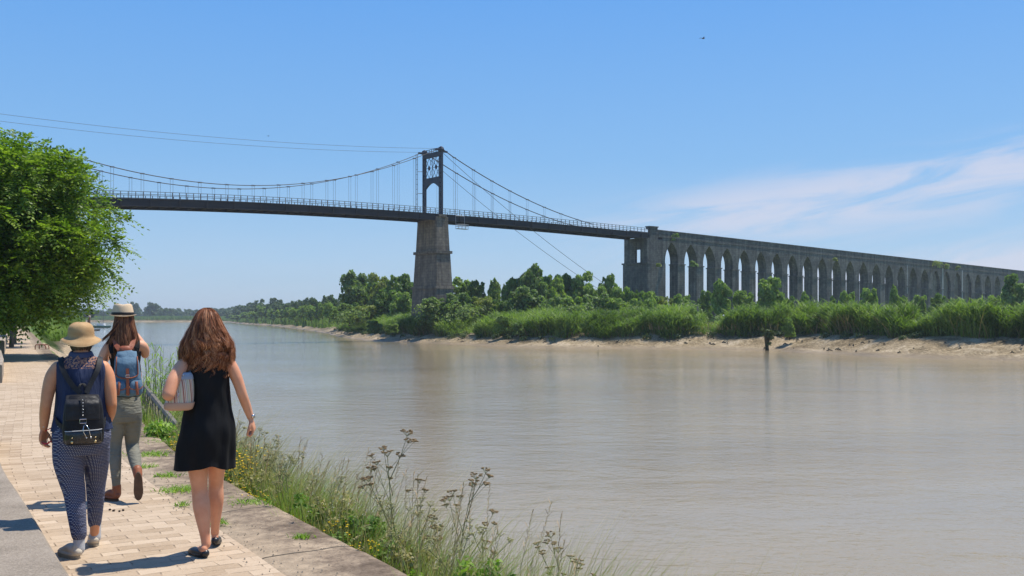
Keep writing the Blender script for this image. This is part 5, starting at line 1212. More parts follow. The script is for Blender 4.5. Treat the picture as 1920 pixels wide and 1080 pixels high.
def shoe(b, heel, yaw, L=.24, w=.042, h=.055, pitch=0.0, low=False):
    """upper: heel position on the ground, pointing along yaw (0 = +y)"""
    M = Matrix.Rotation(yaw, 3, 'Z') @ Matrix.Rotation(pitch, 3, 'X'); H = Vector(heel)
    def T(x, y, z): return H+M @ Vector((x, y, z))
    k = .6 if low else 1
    q = MB(); q.loft([(0, L*.46, .004, w*.92, L*.5, 2.6), (0, L*.46, .018, w, L*.52, 2.6)], 24); V = np.concatenate(q.v)
    b.add([T(*v) for v in V], q.f)
    limb(b, [T(0, .02, .03), T(0, .02, .03+h*k*.5)], [(w*.72, .034), (w*.66, .032)], 16, 3)
    limb(b, [T(0, .0, .032), T(0, L*.35, .036*k+.012), T(0, L*.68, .03), T(0, L*.86, .022)], [(w*.74, .028), (w*.86, .034*k), (w*.86, .022), (w*.6, .014)], 16, 4)
def sole(b, heel, yaw, L, w, pitch=0.0, th=.016):
    M = Matrix.Rotation(yaw, 3, 'Z') @ Matrix.Rotation(pitch, 3, 'X'); H = Vector(heel); V = []; n = 28
    for z, k in ((-.002, .97), (th, 1.0)):
        for i in range(n):
            a = 6.283*i/n; y = math.sin(a); x = math.cos(a)*w*(1+.12*y)*k*(1-.12*math.exp(-((y+.1)/.3)**2)); V.append(H+M @ Vector((x, L*.46+y*L*.53*k, z)))
    b.add(V, [tuple(range(n))[::-1], tuple(range(n, 2*n))]+[(i, (i+1) % n, n+(i+1) % n, n+i) for i in range(n)])
def person(X, Z, sx, label):
    e = empty('person', (X, Z, 0), math.atan2(-X, Z), label, 'person', None); e.scale = (sx, .97, 1); return e

# ================= woman in the black dress
W3 = person((385-960)/F*6.79, 6.79, .955, 'woman with long auburn hair in a sleeveless black dress and black flat shoes'); W3.location.z = .004
b = MB()
b.loft(smooth_secs([(.01, 0, .78, .15, .105), (.012, 0, .88, .165, .115), (.012, .0, 1.0, .135, .095), (.012, .0, 1.1, .118, .085), (.012, 0, 1.22, .132, .09), (.012, 0, 1.31, .142, .085), (.012, 0, 1.365, .13, .065), (.012, 0, 1.41, .07, .05)]), 32)
limb(b, [(.012, 0, 1.36), (.012, .012, 1.45), (.012, .02, 1.52)], [.062, .05, .05])
limb(b, [(-.07, 0, .84), (-.052, .02, .62), (-.04, .04, .46), (-.024, .02, .33), (-.004, .0, .16), (.006, -.01, .09)], [.092, .072, .056, .06, .036, .033], 20)
limb(b, [(.08, 0, .84), (.078, .12, .62), (.075, .2, .47), (.074, .22, .34), (.07, .27, .17), (.068, .3, .1)], [.09, .068, .053, .056, .034, .031], 20)
limb(b, [(-.125, 0, 1.335), (-.17, -.05, 1.28), (-.215, -.12, 1.205), (-.243, -.165, 1.125)], [.048, .05, .047, .044], 18)
limb(b, [(-.243, -.165, 1.125), (-.235, -.08, 1.17), (-.19, .03, 1.25), (-.14, .1, 1.31)], [.044, .042, .032, .024], 18)
limb(b, [(.15, 0, 1.335), (.19, -.005, 1.27), (.225, -.01, 1.19), (.253, -.005, 1.105), (.285, .03, 1.02), (.315, .055, .935)], [.047, .045, .04, .036, .033, .024], 18)
hand(b, (-.138, .1, 1.315), (.2, .25, 1), (1, .3, 0), (.4, 1, .1), 1.1, L=.15)
hand(b, (.315, .055, .925), (.32, .12, -1), (.25, 1, .1), (-1, .25, -.1), .85, L=.165)
head_piece(b, (.012, .03, 1.585)); limb(b, [(-.01, -.03, .06), (-.03, .06, .035), (-.06, .15, .022)], [.028, .03, .02], 14); limb(b, [(.068, .29, .07), (.07, .36, .04), (.075, .43, .025)], [.026, .028, .02], 14)
o = link('body', fuse(b, 'body', .0055, 3), SK3, W3, True); eyes((.012, .03, 1.585), W3)
a, c = cloth('black_dress_cloth', (.004, .004, .0045), (.008, .008, .009), .66, 4, .3, (1, 1, .12), 16, .02); a.b.inputs['Sheen Weight'].default_value = .04; a.b.inputs['Sheen Roughness'].default_value = .4
def f3(a, z): d = max(0, (1.15-z)/.55); return d*(.009*math.sin(5*a+1.0+z*2)+.006*math.sin(9*a+2.5)+.004*math.sin(14*a))+.002*math.sin(7*a+z*30)
garment('dress', [(-.006, .0, .607, .207, .15), (-.004, .0, .66, .203, .148), (.006, -.002, .76, .199, .147), (.018, -.005, .87, .187, .142), (.02, 0, .98, .168, .122), (.02, 0, 1.1, .152, .108), (.018, 0, 1.2, .15, .106), (.014, 0, 1.28, .152, .1), (.012, 0, 1.335, .145, .085), (.012, .0, 1.37, .128, .066), (.012, .0, 1.395, .085, .05)], a.m, W3, 90, 6, f3, .004, zmod=lambda a, t: (.022*math.exp(-((a-4.95)/.28)**2)+.006*math.sin(3*a))*max(0, 1-t*5))
b = MB(); shoe(b, (0, -.035, 0), .5, .235, .041, .03, 0, True); b2 = fuse(b, 'shoe', .005, 3); BSH = mk('black_shoe_leather', (.012, .012, .013), (.02, .02, .02), 12, .35, spec=.5); link('shoe', b2, BSH, W3, True)
b = MB(); shoe(b, (.068, .27, .018), -.1, .235, .04, .03, -.12, True); link('shoe', fuse(b, 'shoe', .005, 3), BSH, W3, True)
HM3 = hairmat('auburn_hair', [(.06, .02, .01), (.34, .125, .055), (.78, .4, .2)], .3)
prof = [(1.70, .01, .01), (1.69, .04, .05), (1.665, .066, .085), (1.63, .085, .108), (1.58, .107, .122), (1.52, .138, .125), (1.46, .17, .13), (1.40, .183, .128), (1.34, .182, .122), (1.29, .172, .115), (1.22, .165, .11)]
Pn, Sd = hair_fall(3, 4200, 130, prof, 1.697, 1.295, .012, .015, 2.0, .019, .11, 30, .0028, .028, 0, (.84, 1.05)); h3 = strips('hair', Pn, Sd, HM3, W3)
b = MB(); b.loft(smooth_secs([(.012, .02, p[0], p[1]*.86, p[2]*.84) for p in prof[::-1] if p[0] > 1.3]), 32); b.build('under_hair', mk('dark_auburn_base', (.035, .012, .007), (.06, .02, .012), 30, .7), W3, True)  # dark brown hair shell, closes the gaps between strands
Pn, Sd = hair_fall(33, 260, 60, prof, 1.69, 1.3, .012, .015, 2.1, .03, .16, 26, .0011, .05, 0, (1.0, 1.14)); strips('loose_hair', Pn, Sd, HM3, W3)
b = MB(); strap(b, [((.304, .045, .955), (-.3, -1, 0)), ((.33, .03, .948), (.5, -.8, 0)), ((.345, .055, .944), (1, 0, .2)), ((.33, .082, .947), (.3, 1, 0)), ((.305, .07, .953), (-1, .3, 0)), ((.304, .045, .955), (-.3, -1, 0))], .018, .003); b.box((.333, .03, .948), (.024, .008, .022), .4); b.build('wrist_watch', METAL, W3, True)
# striped bag under her left arm: held, so a thing of its own
BG = empty('shoulder_bag', W3.location, W3.rotation_euler.z, 'striped shoulder bag with pale leather bottom hanging under the bare left arm', 'bag'); BG.scale = W3.scale; BG.location.z = .004
a = N('striped_canvas'); v = a.coord('Object'); s = a.n('ShaderNodeSeparateXYZ'); a.l(v, s.inputs[0])
u_ = a.math('ADD', a.math('DIVIDE', a.math('ADD', s.outputs[0], .176), a.math('SUBTRACT', 1.95, a.math('MULTIPLY', s.outputs[2], .95))), a.math('MULTIPLY', s.outputs[1], .6)); fr = a.math('FRACT', a.math('MULTIPLY', u_, 15))
stc = a.ramp(fr, [(0, (.62, .5, .36)), (.16, (.36, .12, .09)), (.3, (.65, .55, .4)), (.4, (.5, .22, .16)), (.5, (.66, .6, .48)), (.64, (.28, .2, .2)), (.70, (.62, .52, .38)), (.85, (.42, .4, .22)), (.93, (.64, .58, .46))]); a.m.node_tree.nodes[-1]
for n_ in a.t.nodes:
    if n_.type == 'VALTORGB': n_.color_ramp.interpolation = 'CONSTANT'
a.base(stc); a.rough(.7); a.bump(a.noise(v, 12, 3), .4, .02)
cb = (-.165, -.09)
b = MB(); b.loft(smooth_secs([(cb[0]-.016, cb[1], 1.045, .094, .062, 2.4), (cb[0]-.008, cb[1], 1.07, .095, .062, 2.4), (cb[0]+.004, cb[1], 1.13, .086, .056, 2.2), (cb[0]+.022, cb[1], 1.19, .066, .046, 2.2), (cb[0]+.036, cb[1], 1.232, .046, .034, 2.2)]), 36); b.build('body', a.m, BG, True)
b = MB(); b.loft(smooth_secs([(cb[0]-.014, cb[1], 1.012, .07, .045, 3), (cb[0]-.014, cb[1], 1.022, .094, .06, 3), (cb[0]-.012, cb[1], 1.046, .1015, .0655, 3), (cb[0]-.004, cb[1], 1.066, .1, .064, 3)], 3), 36); b.build('leather_bottom', mk('pink_tan_leather', (.5, .29, .19), (.56, .34, .23), 8, .5), BG, True)
b = MB(); b.loft(smooth_secs([(cb[0]+.034, cb[1], 1.218, .053, .04, 2.2), (cb[0]+.038, cb[1], 1.245, .044, .032, 2.2), (cb[0]+.04, cb[1], 1.264, .03, .016, 2.2)], 3), 30); b.build('gathered_top', mk('blue_grey_canvas', (.28, .31, .36), (.36, .39, .44), 14, .7, .5, 30), BG, True)
b = MB()
for dy in (0, .03): strap(b, [((cb[0]+.03+dy, cb[1]+.02-dy, 1.255), (0, -1, .1)), ((cb[0]+.04+dy*.6, cb[1]+.045, 1.31), (-.3, -1, .2)), ((cb[0]+.055, cb[1]+.1, 1.385), (-.3, -.4, 1)), ((cb[0]+.05, .04, 1.375), (-.3, .6, .8)), ((cb[0]+.02, .09, 1.32), (-.3, 1, 0))], .017, .004)
b.build('strap', mk('grey_strap', (.1, .09, .085), (.14, .13, .12), 12, .6), BG)
b = MB(); b.tube([(cb[0]-.01, cb[1]-.062, 1.13), (cb[0]-.02, cb[1]-.07, 1.1)], [.004, .003], 5); b.ball((cb[0]+.02, cb[1]-.048, 1.25), .007, 8, 6); b.build('zip_pull', METAL, BG)

# ================= older woman with straw hat and black rucksack
W1 = person((152-960)/F*6.79, 6.79, .925, 'woman in a straw sun hat, navy sleeveless blouse and patterned blue trousers'); W1.location.z = .004
b = MB()
b.loft(smooth_secs([(.0, 0, .78, .17, .12), (.0, 0, .9, .175, .125), (-.002, 0, 1.05, .152, .115), (-.002, 0, 1.2, .155, .11), (-.002, 0, 1.29, .158, .1), (0, 0, 1.34, .135, .08), (0, 0, 1.375, .075, .055)]), 32)
limb(b, [(0, 0, 1.33), (0, .01, 1.4), (0, .03, 1.44)], [.065, .056, .055])
limb(b, [(-.155, 0, 1.285), (-.19, -.005, 1.23), (-.215, -.015, 1.15), (-.233, -.02, 1.05), (-.243, .01, .97), (-.25, .03, .885)], [.052, .053, .047, .04, .037, .027], 18)
limb(b, [(.15, 0, 1.285), (.178, -.01, 1.23), (.195, -.03, 1.14), (.205, -.04, 1.04)], [.052, .053, .047, .041], 18)
limb(b, [(.205, -.04, 1.04), (.203, .02, .98), (.195, .09, .93), (.185, .15, .9)], [.041, .038, .031, .025], 18)
hand(b, (-.25, .03, .88), (-.08, .02, -1), (-.6, -.8, 0), (.9, -.5, 0), .55, L=.16); hand(b, (.185, .155, .898), (-.1, .8, -.3), (.3, -.1, -1), (-1, 0, -.2), .8, L=.16)
head_piece(b, (0, .045, 1.475), -.12); limb(b, [(-.085, -.01, .8), (-.085, 0, .66), (-.066, .015, .54), (-.045, .015, .44), (-.03, -.01, .3), (-.014, -.015, .08)], [.075, .07, .06, .05, .042, .034]); limb(b, [(.09, .0, .8), (.104, .07, .66), (.104, .15, .54), (.102, .19, .44), (.1, .24, .3), (.096, .31, .1)], [.07, .065, .055, .048, .04, .034])
link('body', fuse(b, 'body', .0055, 3), SK1, W1, True); eyes((0, .045, 1.475), W1)
# trousers with a small white dash pattern
b = MB(); b.loft(smooth_secs([(.004, 0, .70, .15, .125), (.004, -.002, .76, .192, .145), (.004, -.005, .84, .203, .15), (.004, 0, .92, .185, .138), (.002, 0, .98, .168, .125)]), 40)
limb(b, [(-.088, -.01, .78), (-.085, 0, .66), (-.066, .015, .54), (-.045, .015, .44), (-.03, -.01, .3), (-.014, -.015, .16)], [.108, .106, .09, .078, .066, .055], 26)
limb(b, [(.1, .0, .78), (.104, .07, .66), (.104, .15, .54), (.102, .19, .44), (.1, .24, .3), (.096, .3, .175)], [.1, .095, .082, .07, .06, .05], 26)
me = fuse(b, 'trousers', .009, 6); a = N('dash_print_cotton'); v = a.coord('Object'); s = a.n('ShaderNodeSeparateXYZ'); a.l(v, s.inputs[0])
ang = a.math('ADD', s.outputs[0], a.math('MULTIPLY', s.outputs[1], .7)); cbn = a.n('ShaderNodeCombineXYZ'); wv = a.noise(v, 5, 2)
a.l(a.math('ADD', ang, a.math('MULTIPLY', wv, .03)), cbn.inputs[0]); a.l(a.math('ADD', s.outputs[2], a.math('MULTIPLY', wv, .02)), cbn.inputs[1])
bk = a.n('ShaderNodeTexBrick'); a.l(cbn.outputs[0], bk.inputs['Vector']); bk.inputs['Scale'].default_value = 1; bk.inputs['Brick Width'].default_value = .0140; bk.inputs['Row Height'].default_value = .0108; bk.inputs['Mortar Size'].default_value = .0034; bk.inputs['Mortar Smooth'].default_value = .2
bk.inputs['Color1'].default_value = (.33, .33, .36, 1); bk.inputs['Color2'].default_value = (.29, .3, .36, 1); bk.inputs['Mortar'].default_value = (.05, .058, .112, 1); a.base(bk.outputs['Color']); a.rough(.85); a.b.inputs['Specular IOR Level'].default_value = .15
a.bump(a.noise(a.coord('Object', (1, 1, 2.2)), 9, 3, .5, 1.2), .6, .035); link('trousers', me, a.m, W1, True)
# navy blouse, lace yoke over the shoulders
a, c = cloth('navy_blouse', (.022, .032, .075), (.035, .048, .1), .75, 5, .75, (1.6, 1.6, .35), 13, .03); v = a.coord('Object'); s = a.n('ShaderNodeSeparateXYZ'); a.l(v, s.inputs[0])
lace = a.math('MULTIPLY', a.ramp(a.noise(v, 75, 3, .7), [(.44, 0.), (.56, 1.)]), a.ramp(a.math('ADD', s.outputs[2], -.3), [(.986, 0.), (.99, 1.)])); lim = a.math('LESS_THAN', a.math('ABSOLUTE', s.outputs[0]), .115); back = a.math('LESS_THAN', s.outputs[1], .0)
a.base(a.mix(a.math('MULTIPLY', lace, a.math('MULTIPLY', lim, back)), c, (.42, .22, .14)))
def f1(a, z): return .004*math.sin(6*a+z*9)+.003*math.sin(11*a+2+z*5)+(.006*math.sin(8*a) if z < .95 else 0)
garment('blouse', [(.005, 0, .865, .207, .152), (.004, 0, .92, .196, .148), (.002, 0, 1.0, .18, .138), (0, 0, 1.1, .172, .13), (0, 0, 1.2, .175, .124), (0, 0, 1.27, .18, .112, 2.2), (0, 0, 1.315, .17, .095, 2.3), (0, 0, 1.345, .14, .08, 2.1), (0, .0, 1.372, .085, .068), (0, .005, 1.385, .066, .062)], a.m, W1, 80, 5, f1, .004)
b = MB()
V = []; n = 40
for z, k in ((1.37, 1.0), (1.405, .93), (1.398, 1.1), (1.362, 1.28)):
    for i in range(n): a_ = 6.283*i/n; V.append((math.cos(a_)*.07*k, .008+math.sin(a_)*.066*k, z+.006*math.sin(a_)))
b.add(V, [(j*n+i, j*n+(i+1) % n, (j+1)*n+(i+1) % n, (j+1)*n+i) for j in range(3) for i in range(n)]); me = evaluated(b.mesh('collar'), [('SOLIDIFY', dict(thickness=.003)), ('SUBSURF', dict(levels=1))]); link('collar', me, mk('chambray_collar', (.05, .06, .12), (.075, .085, .15), 20, .7), W1, True)
# short hair
b = MB(); b.ball((0, .035, 1.475), (.082, .1, .088), 28, 18); HB = mk('grey_brown_hair', (.05, .04, .03), (.12, .1, .08), 90, .6, .8, 120, .006, stretch=(1, 1, .2)); b.build('under_hair', HB, W1, True)
prof1 = [(1.53, .078, .09), (1.48, .083, .093), (1.43, .074, .084), (1.40, .06, .07), (1.38, .05, .06)]; Pn, Sd = hair_fall(8, 1500, 200, prof1, 1.52, 1.408, 0, .03, 1.5, .003, .08, 10, .0016, .01); strips('hair', Pn, Sd, hairmat('short_hair', [(.04, .03, .022), (.1, .08, .06), (.2, .17, .13)], .1), W1)
STRAW = mk('woven_straw', (.42, .25, .11), (.54, .35, .17), 12, .75, .8, 260, .004, stretch=(1, 1, 3))
def lathe(b, prof, c, sx=1, sy=1, n=56, zf=None, tilt=0.0):
    V = []; M = Matrix.Rotation(tilt, 3, 'X')
    for r_, z in prof:
        for i in range(n):
            a_ = 6.283185*i/n; p = Vector((math.cos(a_)*r_*sx, math.sin(a_)*r_*sy, z+(zf(a_, r_) if zf else 0))); V.append(Vector(c)+M @ p)
    b.add(V, [(j*n+i, j*n+(i+1) % n, (j+1)*n+(i+1) % n, (j+1)*n+i) for j in range(len(prof)-1) for i in range(n)]+[tuple((len(prof)-1)*n+i for i in range(n))])
HT = empty('sun_hat', W1.location, W1.rotation_euler.z, 'rounded tan straw hat with drooping brim worn over short hair', 'hat'); HT.scale = W1.scale
b = MB(); lathe(b, [(.137, -.028), (.132, -.022), (.118, -.01), (.1, .0), (.0885, .012), (.088, .03), (.0865, .055), (.08, .078), (.066, .092), (.045, .1), (.02, .103), (.003, .1035)], (0, .03, 1.492), 1, 1.1, 60, lambda a, r: (.012*math.cos(2*a)*(r-.09)/.04 if r > .09 else .003*math.sin(3*a)), .1)
me = evaluated(b.mesh('hat'), [('SOLIDIFY', dict(thickness=.004, offset=1)), ('SUBSURF', dict(levels=1))]); link('crown_and_brim', me, STRAW, HT, True)
b = MB(); b.tube([(math.cos(t)*.138, .03+math.sin(t)*.151*math.cos(.1), 1.464+.012*math.cos(2*t)*1.15+math.sin(t)*.151*math.sin(.1)) for t in np.linspace(0, 6.2832, 60)], .003, 6, False); b.build('brim_edge', mk('straw_binding', (.42, .3, .16), (.5, .37, .2), 20, .7), HT, True)
# shoes and socks
CRM = mk('cream_suede', (.5, .43, .33), (.6, .53, .42), 14, .8, .3, 80); SOCK = mk('grey_sock', (.42, .42, .42), (.5, .5, .5), 60, .9, .4, 200)
for (hx, hy, hz, yaw, pit) in ((-.022, -.045, 0, .55, 0), (.094, .3, .004, .05, -.1)):
    b = MB(); shoe(b, (hx, hy, hz+.014), yaw, .245, .045, .062, pit); so_ = link('shoe', fuse(b, 'shoe', .005, 3), CRM, W1, True); b = MB(); sole(b, (hx, hy, hz), yaw, .245, .047, pit, .022); b.build('sole', mk('pale_sole', (.35, .3, .22), (.28, .24, .18), 30, .8), so_, False)
    b = MB(); limb(b, [(hx+.006, hy+.028, .06+hz), (hx+.008, hy+.03, .12+hz), (hx+.008, hy+.03, .2+hz)], [.043, .04, .044], 16); b.build('sock', SOCK, W1, True)
b = MB(); strap(b, [((-.25-.026, .03, .905), (-1, 0, 0)), ((-.25, .03-.03, .903), (0, -1, 0)), ((-.25+.027, .03, .905), (1, 0, 0)), ((-.25, .03+.028, .907), (0, 1, 0)), ((-.25-.026, .03, .905), (-1, 0, 0))], .02, .003); b.build('wrist_band', mk('pale_band', (.6, .6, .58), (.5, .5, .5), 9, .4), W1, True)
# red glasses held in the left hand
GL = empty('glasses', W1.location, W1.rotation_euler.z, 'red framed glasses dangling from the left hand of the straw hat wearer', 'glasses'); GL.scale = W1.scale
RED = mk('red_plastic', (.6, .03, .03), (.5, .02, .02), 5, .3, spec=.5); b = MB(); b.tube([(-.24, -.0, .868), (-.21, -.02, .884), (-.165, -.0, .902)], .0035, 6); b.tube([(-.262, .0, .79), (-.24, -.02, .783), (-.212, -.03, .79)], .005, 6); b.build('temple', RED, GL)
b = MB(); b.tube([(-.205+.016*math.cos(t)+.008*math.sin(t), -.03, .825+.028*math.sin(t)) for t in np.linspace(0, 6.2832, 24)], .0022, 5, False); b.build('lens_rim', mk('dark_rim', (.04, .03, .03), (.05, .03, .03), 5, .3), GL)
b = MB(); b.tube([(-.22, -.03, .797), (-.214, -.03, .794), (-.2, -.03, .8)], .006, 6); b.build('bridge', RED, GL)
# black rucksack
RB = empty('rucksack', W1.location, W1.rotation_euler.z, 'black satin rucksack with studded flap on the navy blouse', 'rucksack'); RB.scale = W1.scale; bc = (.016, -.20)
b = MB(); b.loft(smooth_secs([(bc[0], bc[1], .79, .105, .045, 3), (bc[0], bc[1], .81, .132, .065, 3.4), (bc[0], bc[1], .9, .138, .072, 3.6), (bc[0], bc[1]+.004, 1.0, .132, .066, 3.4), (bc[0], bc[1]+.012, 1.08, .118, .056, 3), (bc[0], bc[1]+.02, 1.115, .085, .035, 2.6)]), 44)
me = b.mesh('body'); link('body', me, BLKL, RB, True)
b = MB(); b.loft(smooth_secs([(bc[0]+.0, bc[1]-.022, .8, .112, .042, 3), (bc[0], bc[1]-.028, .815, .124, .056, 3), (bc[0], bc[1]-.028, .875, .126, .058, 3), (bc[0], bc[1]-.022, .887, .12, .05, 3)], 3), 40); pk = b.build('front_pocket', mk('glossy_black_leather', (.012, .012, .013), (.02, .02, .02), 20, .22, .25, 30, spec=.6), RB, True)
b = MB(); b.tube([(bc[0]+.124*math.copysign(abs(math.cos(t))**.67, math.cos(t)), bc[1]-.026+.054*math.copysign(abs(math.sin(t))**.67, math.sin(t))-.004, .888+.004*math.cos(t)) for t in np.linspace(math.pi, 2*math.pi, 30)], .003, 6); b.build('piping', mk('white_piping', (.6, .6, .6), (.55, .55, .55), 5, .3), pk, True)
for sx_ in (-.075, .078): b = MB(); b.ball((bc[0]+sx_, bc[1]-.083, .815), (.009, .005, .009), 12, 8); b.ball((bc[0]+sx_, bc[1]-.087, .842), (.006, .003, .004), 8, 6); b.build('press_stud', GOLD, RB, True)
V = []; nx_, nzz = 14, 12
for j in range(nzz+1):
    for i in range(nx_+1):
        u = i/nx_*2-1; f = j/nzz; z = 1.122-.165*f; y = bc[1]+.03-.105*math.sin(min(1, f*2.6)*math.pi/2)+.018*u*u-.004*f; V.append((bc[0]-.006+u*.112*(1+.03*f), y, z-.004*u*u+(.0)))
b = MB(); b.add(V, [(j*(nx_+1)+i, (j+1)*(nx_+1)+i, (j+1)*(nx_+1)+i+1, j*(nx_+1)+i+1) for j in range(nzz) for i in range(nx_)]); me = evaluated(b.mesh('flap'), [('SOLIDIFY', dict(thickness=.006)), ('SUBSURF', dict(levels=1))]); fl = link('flap', me, mk('charcoal_nylon', (.016, .016, .018), (.028, .028, .03), 20, .5, .6, 15, .02, spec=.25), RB, True)
b = MB(); strap(b, [((bc[0]-.004, bc[1]-.05, 1.115), (0, -1, .5)), ((bc[0]-.004, bc[1]-.084, 1.06), (0, -1, 0)), ((bc[0]-.004, bc[1]-.088, .97), (0, -1, 0)), ((bc[0]-.002, bc[1]-.094, .915), (0, -1, 0))], .03, .003); b.build('centre_strap', BLKM, RB)
b = MB()
for k in range(6): b.ball((bc[0]-.004, bc[1]-.0925, 1.09-.02*k), (.004, .003, .004), 8, 6)
b.build('studs', METAL, fl, True)
b = MB(); zc = .965
b.tube([(bc[0]-.024, bc[1]-.097, zc), (bc[0]+.018, bc[1]-.097, zc), (bc[0]+.018, bc[1]-.097, zc-.026), (bc[0]-.024, bc[1]-.097, zc-.026), (bc[0]-.024, bc[1]-.097, zc)], .0025, 6); b.build('buckle', METAL, RB)
b = MB(); b.tube([(bc[0]+.004, bc[1]-.095, .93), (bc[0]-.004, bc[1]-.105, .89), (bc[0]+.02, bc[1]-.108, .845)], .0028, 6); b.tube([(bc[0]+.01, bc[1]-.095, .935), (bc[0]+.035, bc[1]-.1, .9), (bc[0]+.048, bc[1]-.106, .845)], .0028, 6); b.ball((bc[0]+.02, bc[1]-.108, .842), .005, 8, 6); b.ball((bc[0]+.048, bc[1]-.106, .842), .005, 8, 6); b.build('drawcord', METAL, RB, True)
for s_ in (-1, 1):
    b = MB(); strap(b, [((bc[0]+s_*.02, -.162, 1.125), (0, -1, 0)), ((s_*.065, -.142, 1.19), (0, -1, 0)), ((s_*.115-.004, -.117, 1.28), (s_*.2, -1, .3)), ((s_*.132-.004, -.055, 1.352), (s_*.3, -.4, 1)), ((s_*.13, .04, 1.345), (s_*.3, .6, 1)), ((s_*.125, .125, 1.25), (0, 1, .2)), ((s_*.15, .1, 1.05), (s_*.6, .8, 0)), ((s_*.165, -.06, .95), (s_, -.2, 0)), ((bc[0]+s_*.12, -.165, .89), (s_*.6, -.6, 0))], .034, .006); b.build('shoulder_strap', BLKM, RB)
b = MB(); strap(b, [((-.015, -.155, 1.12), (0, -1, 0)), ((-.012, -.152, 1.165), (0, -1, 0)), ((.01, -.148, 1.185), (0, -.3, 1)), ((.032, -.152, 1.165), (0, -1, 0)), ((.035, -.155, 1.12), (0, -1, 0))], .02, .005); b.build('grab_loop', BLKM, RB)

# ================= woman with fedora and blue rucksack
W2 = person((235-960)/F*8.92, 8.92, .93, 'woman in grey trousers and brown ankle boots walking ahead with one heel raised'); W2.location.z = .004
b = MB(); b.loft(smooth_secs([(0, 0, .82, .13, .1), (0, 0, .95, .12, .095), (0, 0, 1.08, .108, .082), (-.002, 0, 1.22, .125, .088), (-.01, 0, 1.34, .15, .085), (-.01, 0, 1.4, .14, .062), (-.005, 0, 1.45, .065, .05)]), 32)
limb(b, [(-.005, 0, 1.4), (-.005, .012, 1.49), (-.005, .025, 1.55)], [.058, .046, .046])
limb(b, [(-.15, 0, 1.375), (-.19, -.01, 1.31), (-.225, -.01, 1.22), (-.25, 0, 1.13)], [.045, .043, .038, .035]); limb(b, [(-.25, 0, 1.13), (-.2, .12, 1.22), (-.12, .22, 1.36), (-.07, .25, 1.46)], [.036, .034, .028, .022])
limb(b, [(.12, 0, 1.385), (.155, .01, 1.375), (.178, .05, 1.335), (.18, .09, 1.3)], [.047, .047, .043, .039]); limb(b, [(.18, .09, 1.3), (.16, .16, 1.38), (.11, .22, 1.46), (.07, .25, 1.51)], [.038, .034, .027, .022])
hand(b, (-.068, .252, 1.465), (.3, .1, 1), (-.2, -1, 0), (1, 0, 0), .9, L=.16); hand(b, (.068, .252, 1.515), (-.4, .1, 1), (.2, -1, 0), (-1, 0, 0), .9, L=.16)
head_piece(b, (-.015, .03, 1.61)); limb(b, [(-.07, 0, .8), (-.078, .03, .63), (-.088, .05, .5), (-.09, .02, .36), (-.084, 0, .22), (-.078, 0, .08)], [.06, .05, .04, .038, .03, .028]); limb(b, [(.07, 0, .8), (.066, .06, .62), (.062, .11, .48), (.082, -.02, .38), (.1, -.14, .3), (.108, -.21, .25)], [.06, .05, .042, .04, .032, .028])
link('body', fuse(b, 'body', .006, 3), SK2, W2, True); eyes((-.015, .03, 1.61), W2)
b = MB(); b.loft(smooth_secs([(.002, 0, .70, .12, .11), (.002, -.01, .77, .148, .125), (0, -.008, .85, .146, .12), (0, 0, .93, .128, .105), (0, 0, .99, .118, .098)]), 36)
limb(b, [(-.07, 0, .76), (-.078, .03, .63), (-.088, .05, .5), (-.09, .02, .36), (-.084, 0, .22), (-.08, 0, .12)], [.084, .072, .058, .056, .045, .037], 22); limb(b, [(.072, 0, .76), (.066, .06, .62), (.062, .11, .48), (.082, -.02, .38), (.1, -.14, .3), (.106, -.2, .255)], [.086, .078, .063, .06, .047, .038], 22)
a, c = cloth('grey_green_trousers', (.17, .165, .13), (.22, .21, .165), .8, 6, .9, (1, 1, 4.0), 9, .02); link('trousers', fuse(b, 'trousers', .008, 5), a.m, W2, True)
a, c = cloth('black_lace_top', (.01, .01, .011), (.018, .018, .02), .8, 30, .8, (1, 1, 1), 60, .01); garment('top', [(0, 0, .93, .135, .108), (0, 0, 1.02, .122, .098), (0, 0, 1.12, .118, .092), (0, 0, 1.24, .135, .098), (-.005, 0, 1.33, .152, .09)], a.m, W2, 60, 5, lambda a_, z: .003*math.sin(9*a_+z*8), .004)
b = MB()
for s_ in (-1, 1): strap(b, [((-.01+s_*.1, -.088, 1.32), (0, -1, 0)), ((-.01+s_*.112, -.075, 1.38), (s_*.2, -1, .6)), ((-.01+s_*.112, -.01, 1.43), (0, 0, 1)), ((-.01+s_*.1, .07, 1.37), (0, 1, .4))], .055, .004)
b.build('lace_straps', a.m, W2)
BOOT = mk('brown_ankle_boot', (.26, .085, .035), (.34, .12, .055), 9, .5, .3, 30)
b = MB(); shoe(b, (-.072, -.03, .016), .75, .24, .04, .075); limb(b, [(-.075, 0, .06), (-.078, .0, .125)], [.04, .042]); sh_ = link('boot', fuse(b, 'boot', .005, 3), BOOT, W2, True); b = MB(); sole(b, (-.072, -.03, 0), .75, .24, .042); b.build('sole', SOLE, sh_)
b = MB(); b.tube([(-.04, -.02, .1), (-.1, -.045, .11), (-.13, -.03, .1)], .004, 5); b.build('lace', BOOT, W2)
pt_ = -1.42   # heel up: the sole turns to the viewer
b = MB(); shoe(b, (.112, -.245, .262), -.1, .245, .042, .06, pt_); limb(b, [(.11, -.215, .25), (.106, -.19, .29)], [.042, .044]); sh_ = link('boot', fuse(b, 'boot', .005, 3), BOOT, W2, True); b = MB(); sole(b, (.112, -.26, .264), -.1, .25, .045, pt_); b.build('sole', SOLE, sh_)
HM2 = hairmat('brown_hair', [(.035, .014, .009), (.18, .065, .032), (.6, .3, .14)], .3)
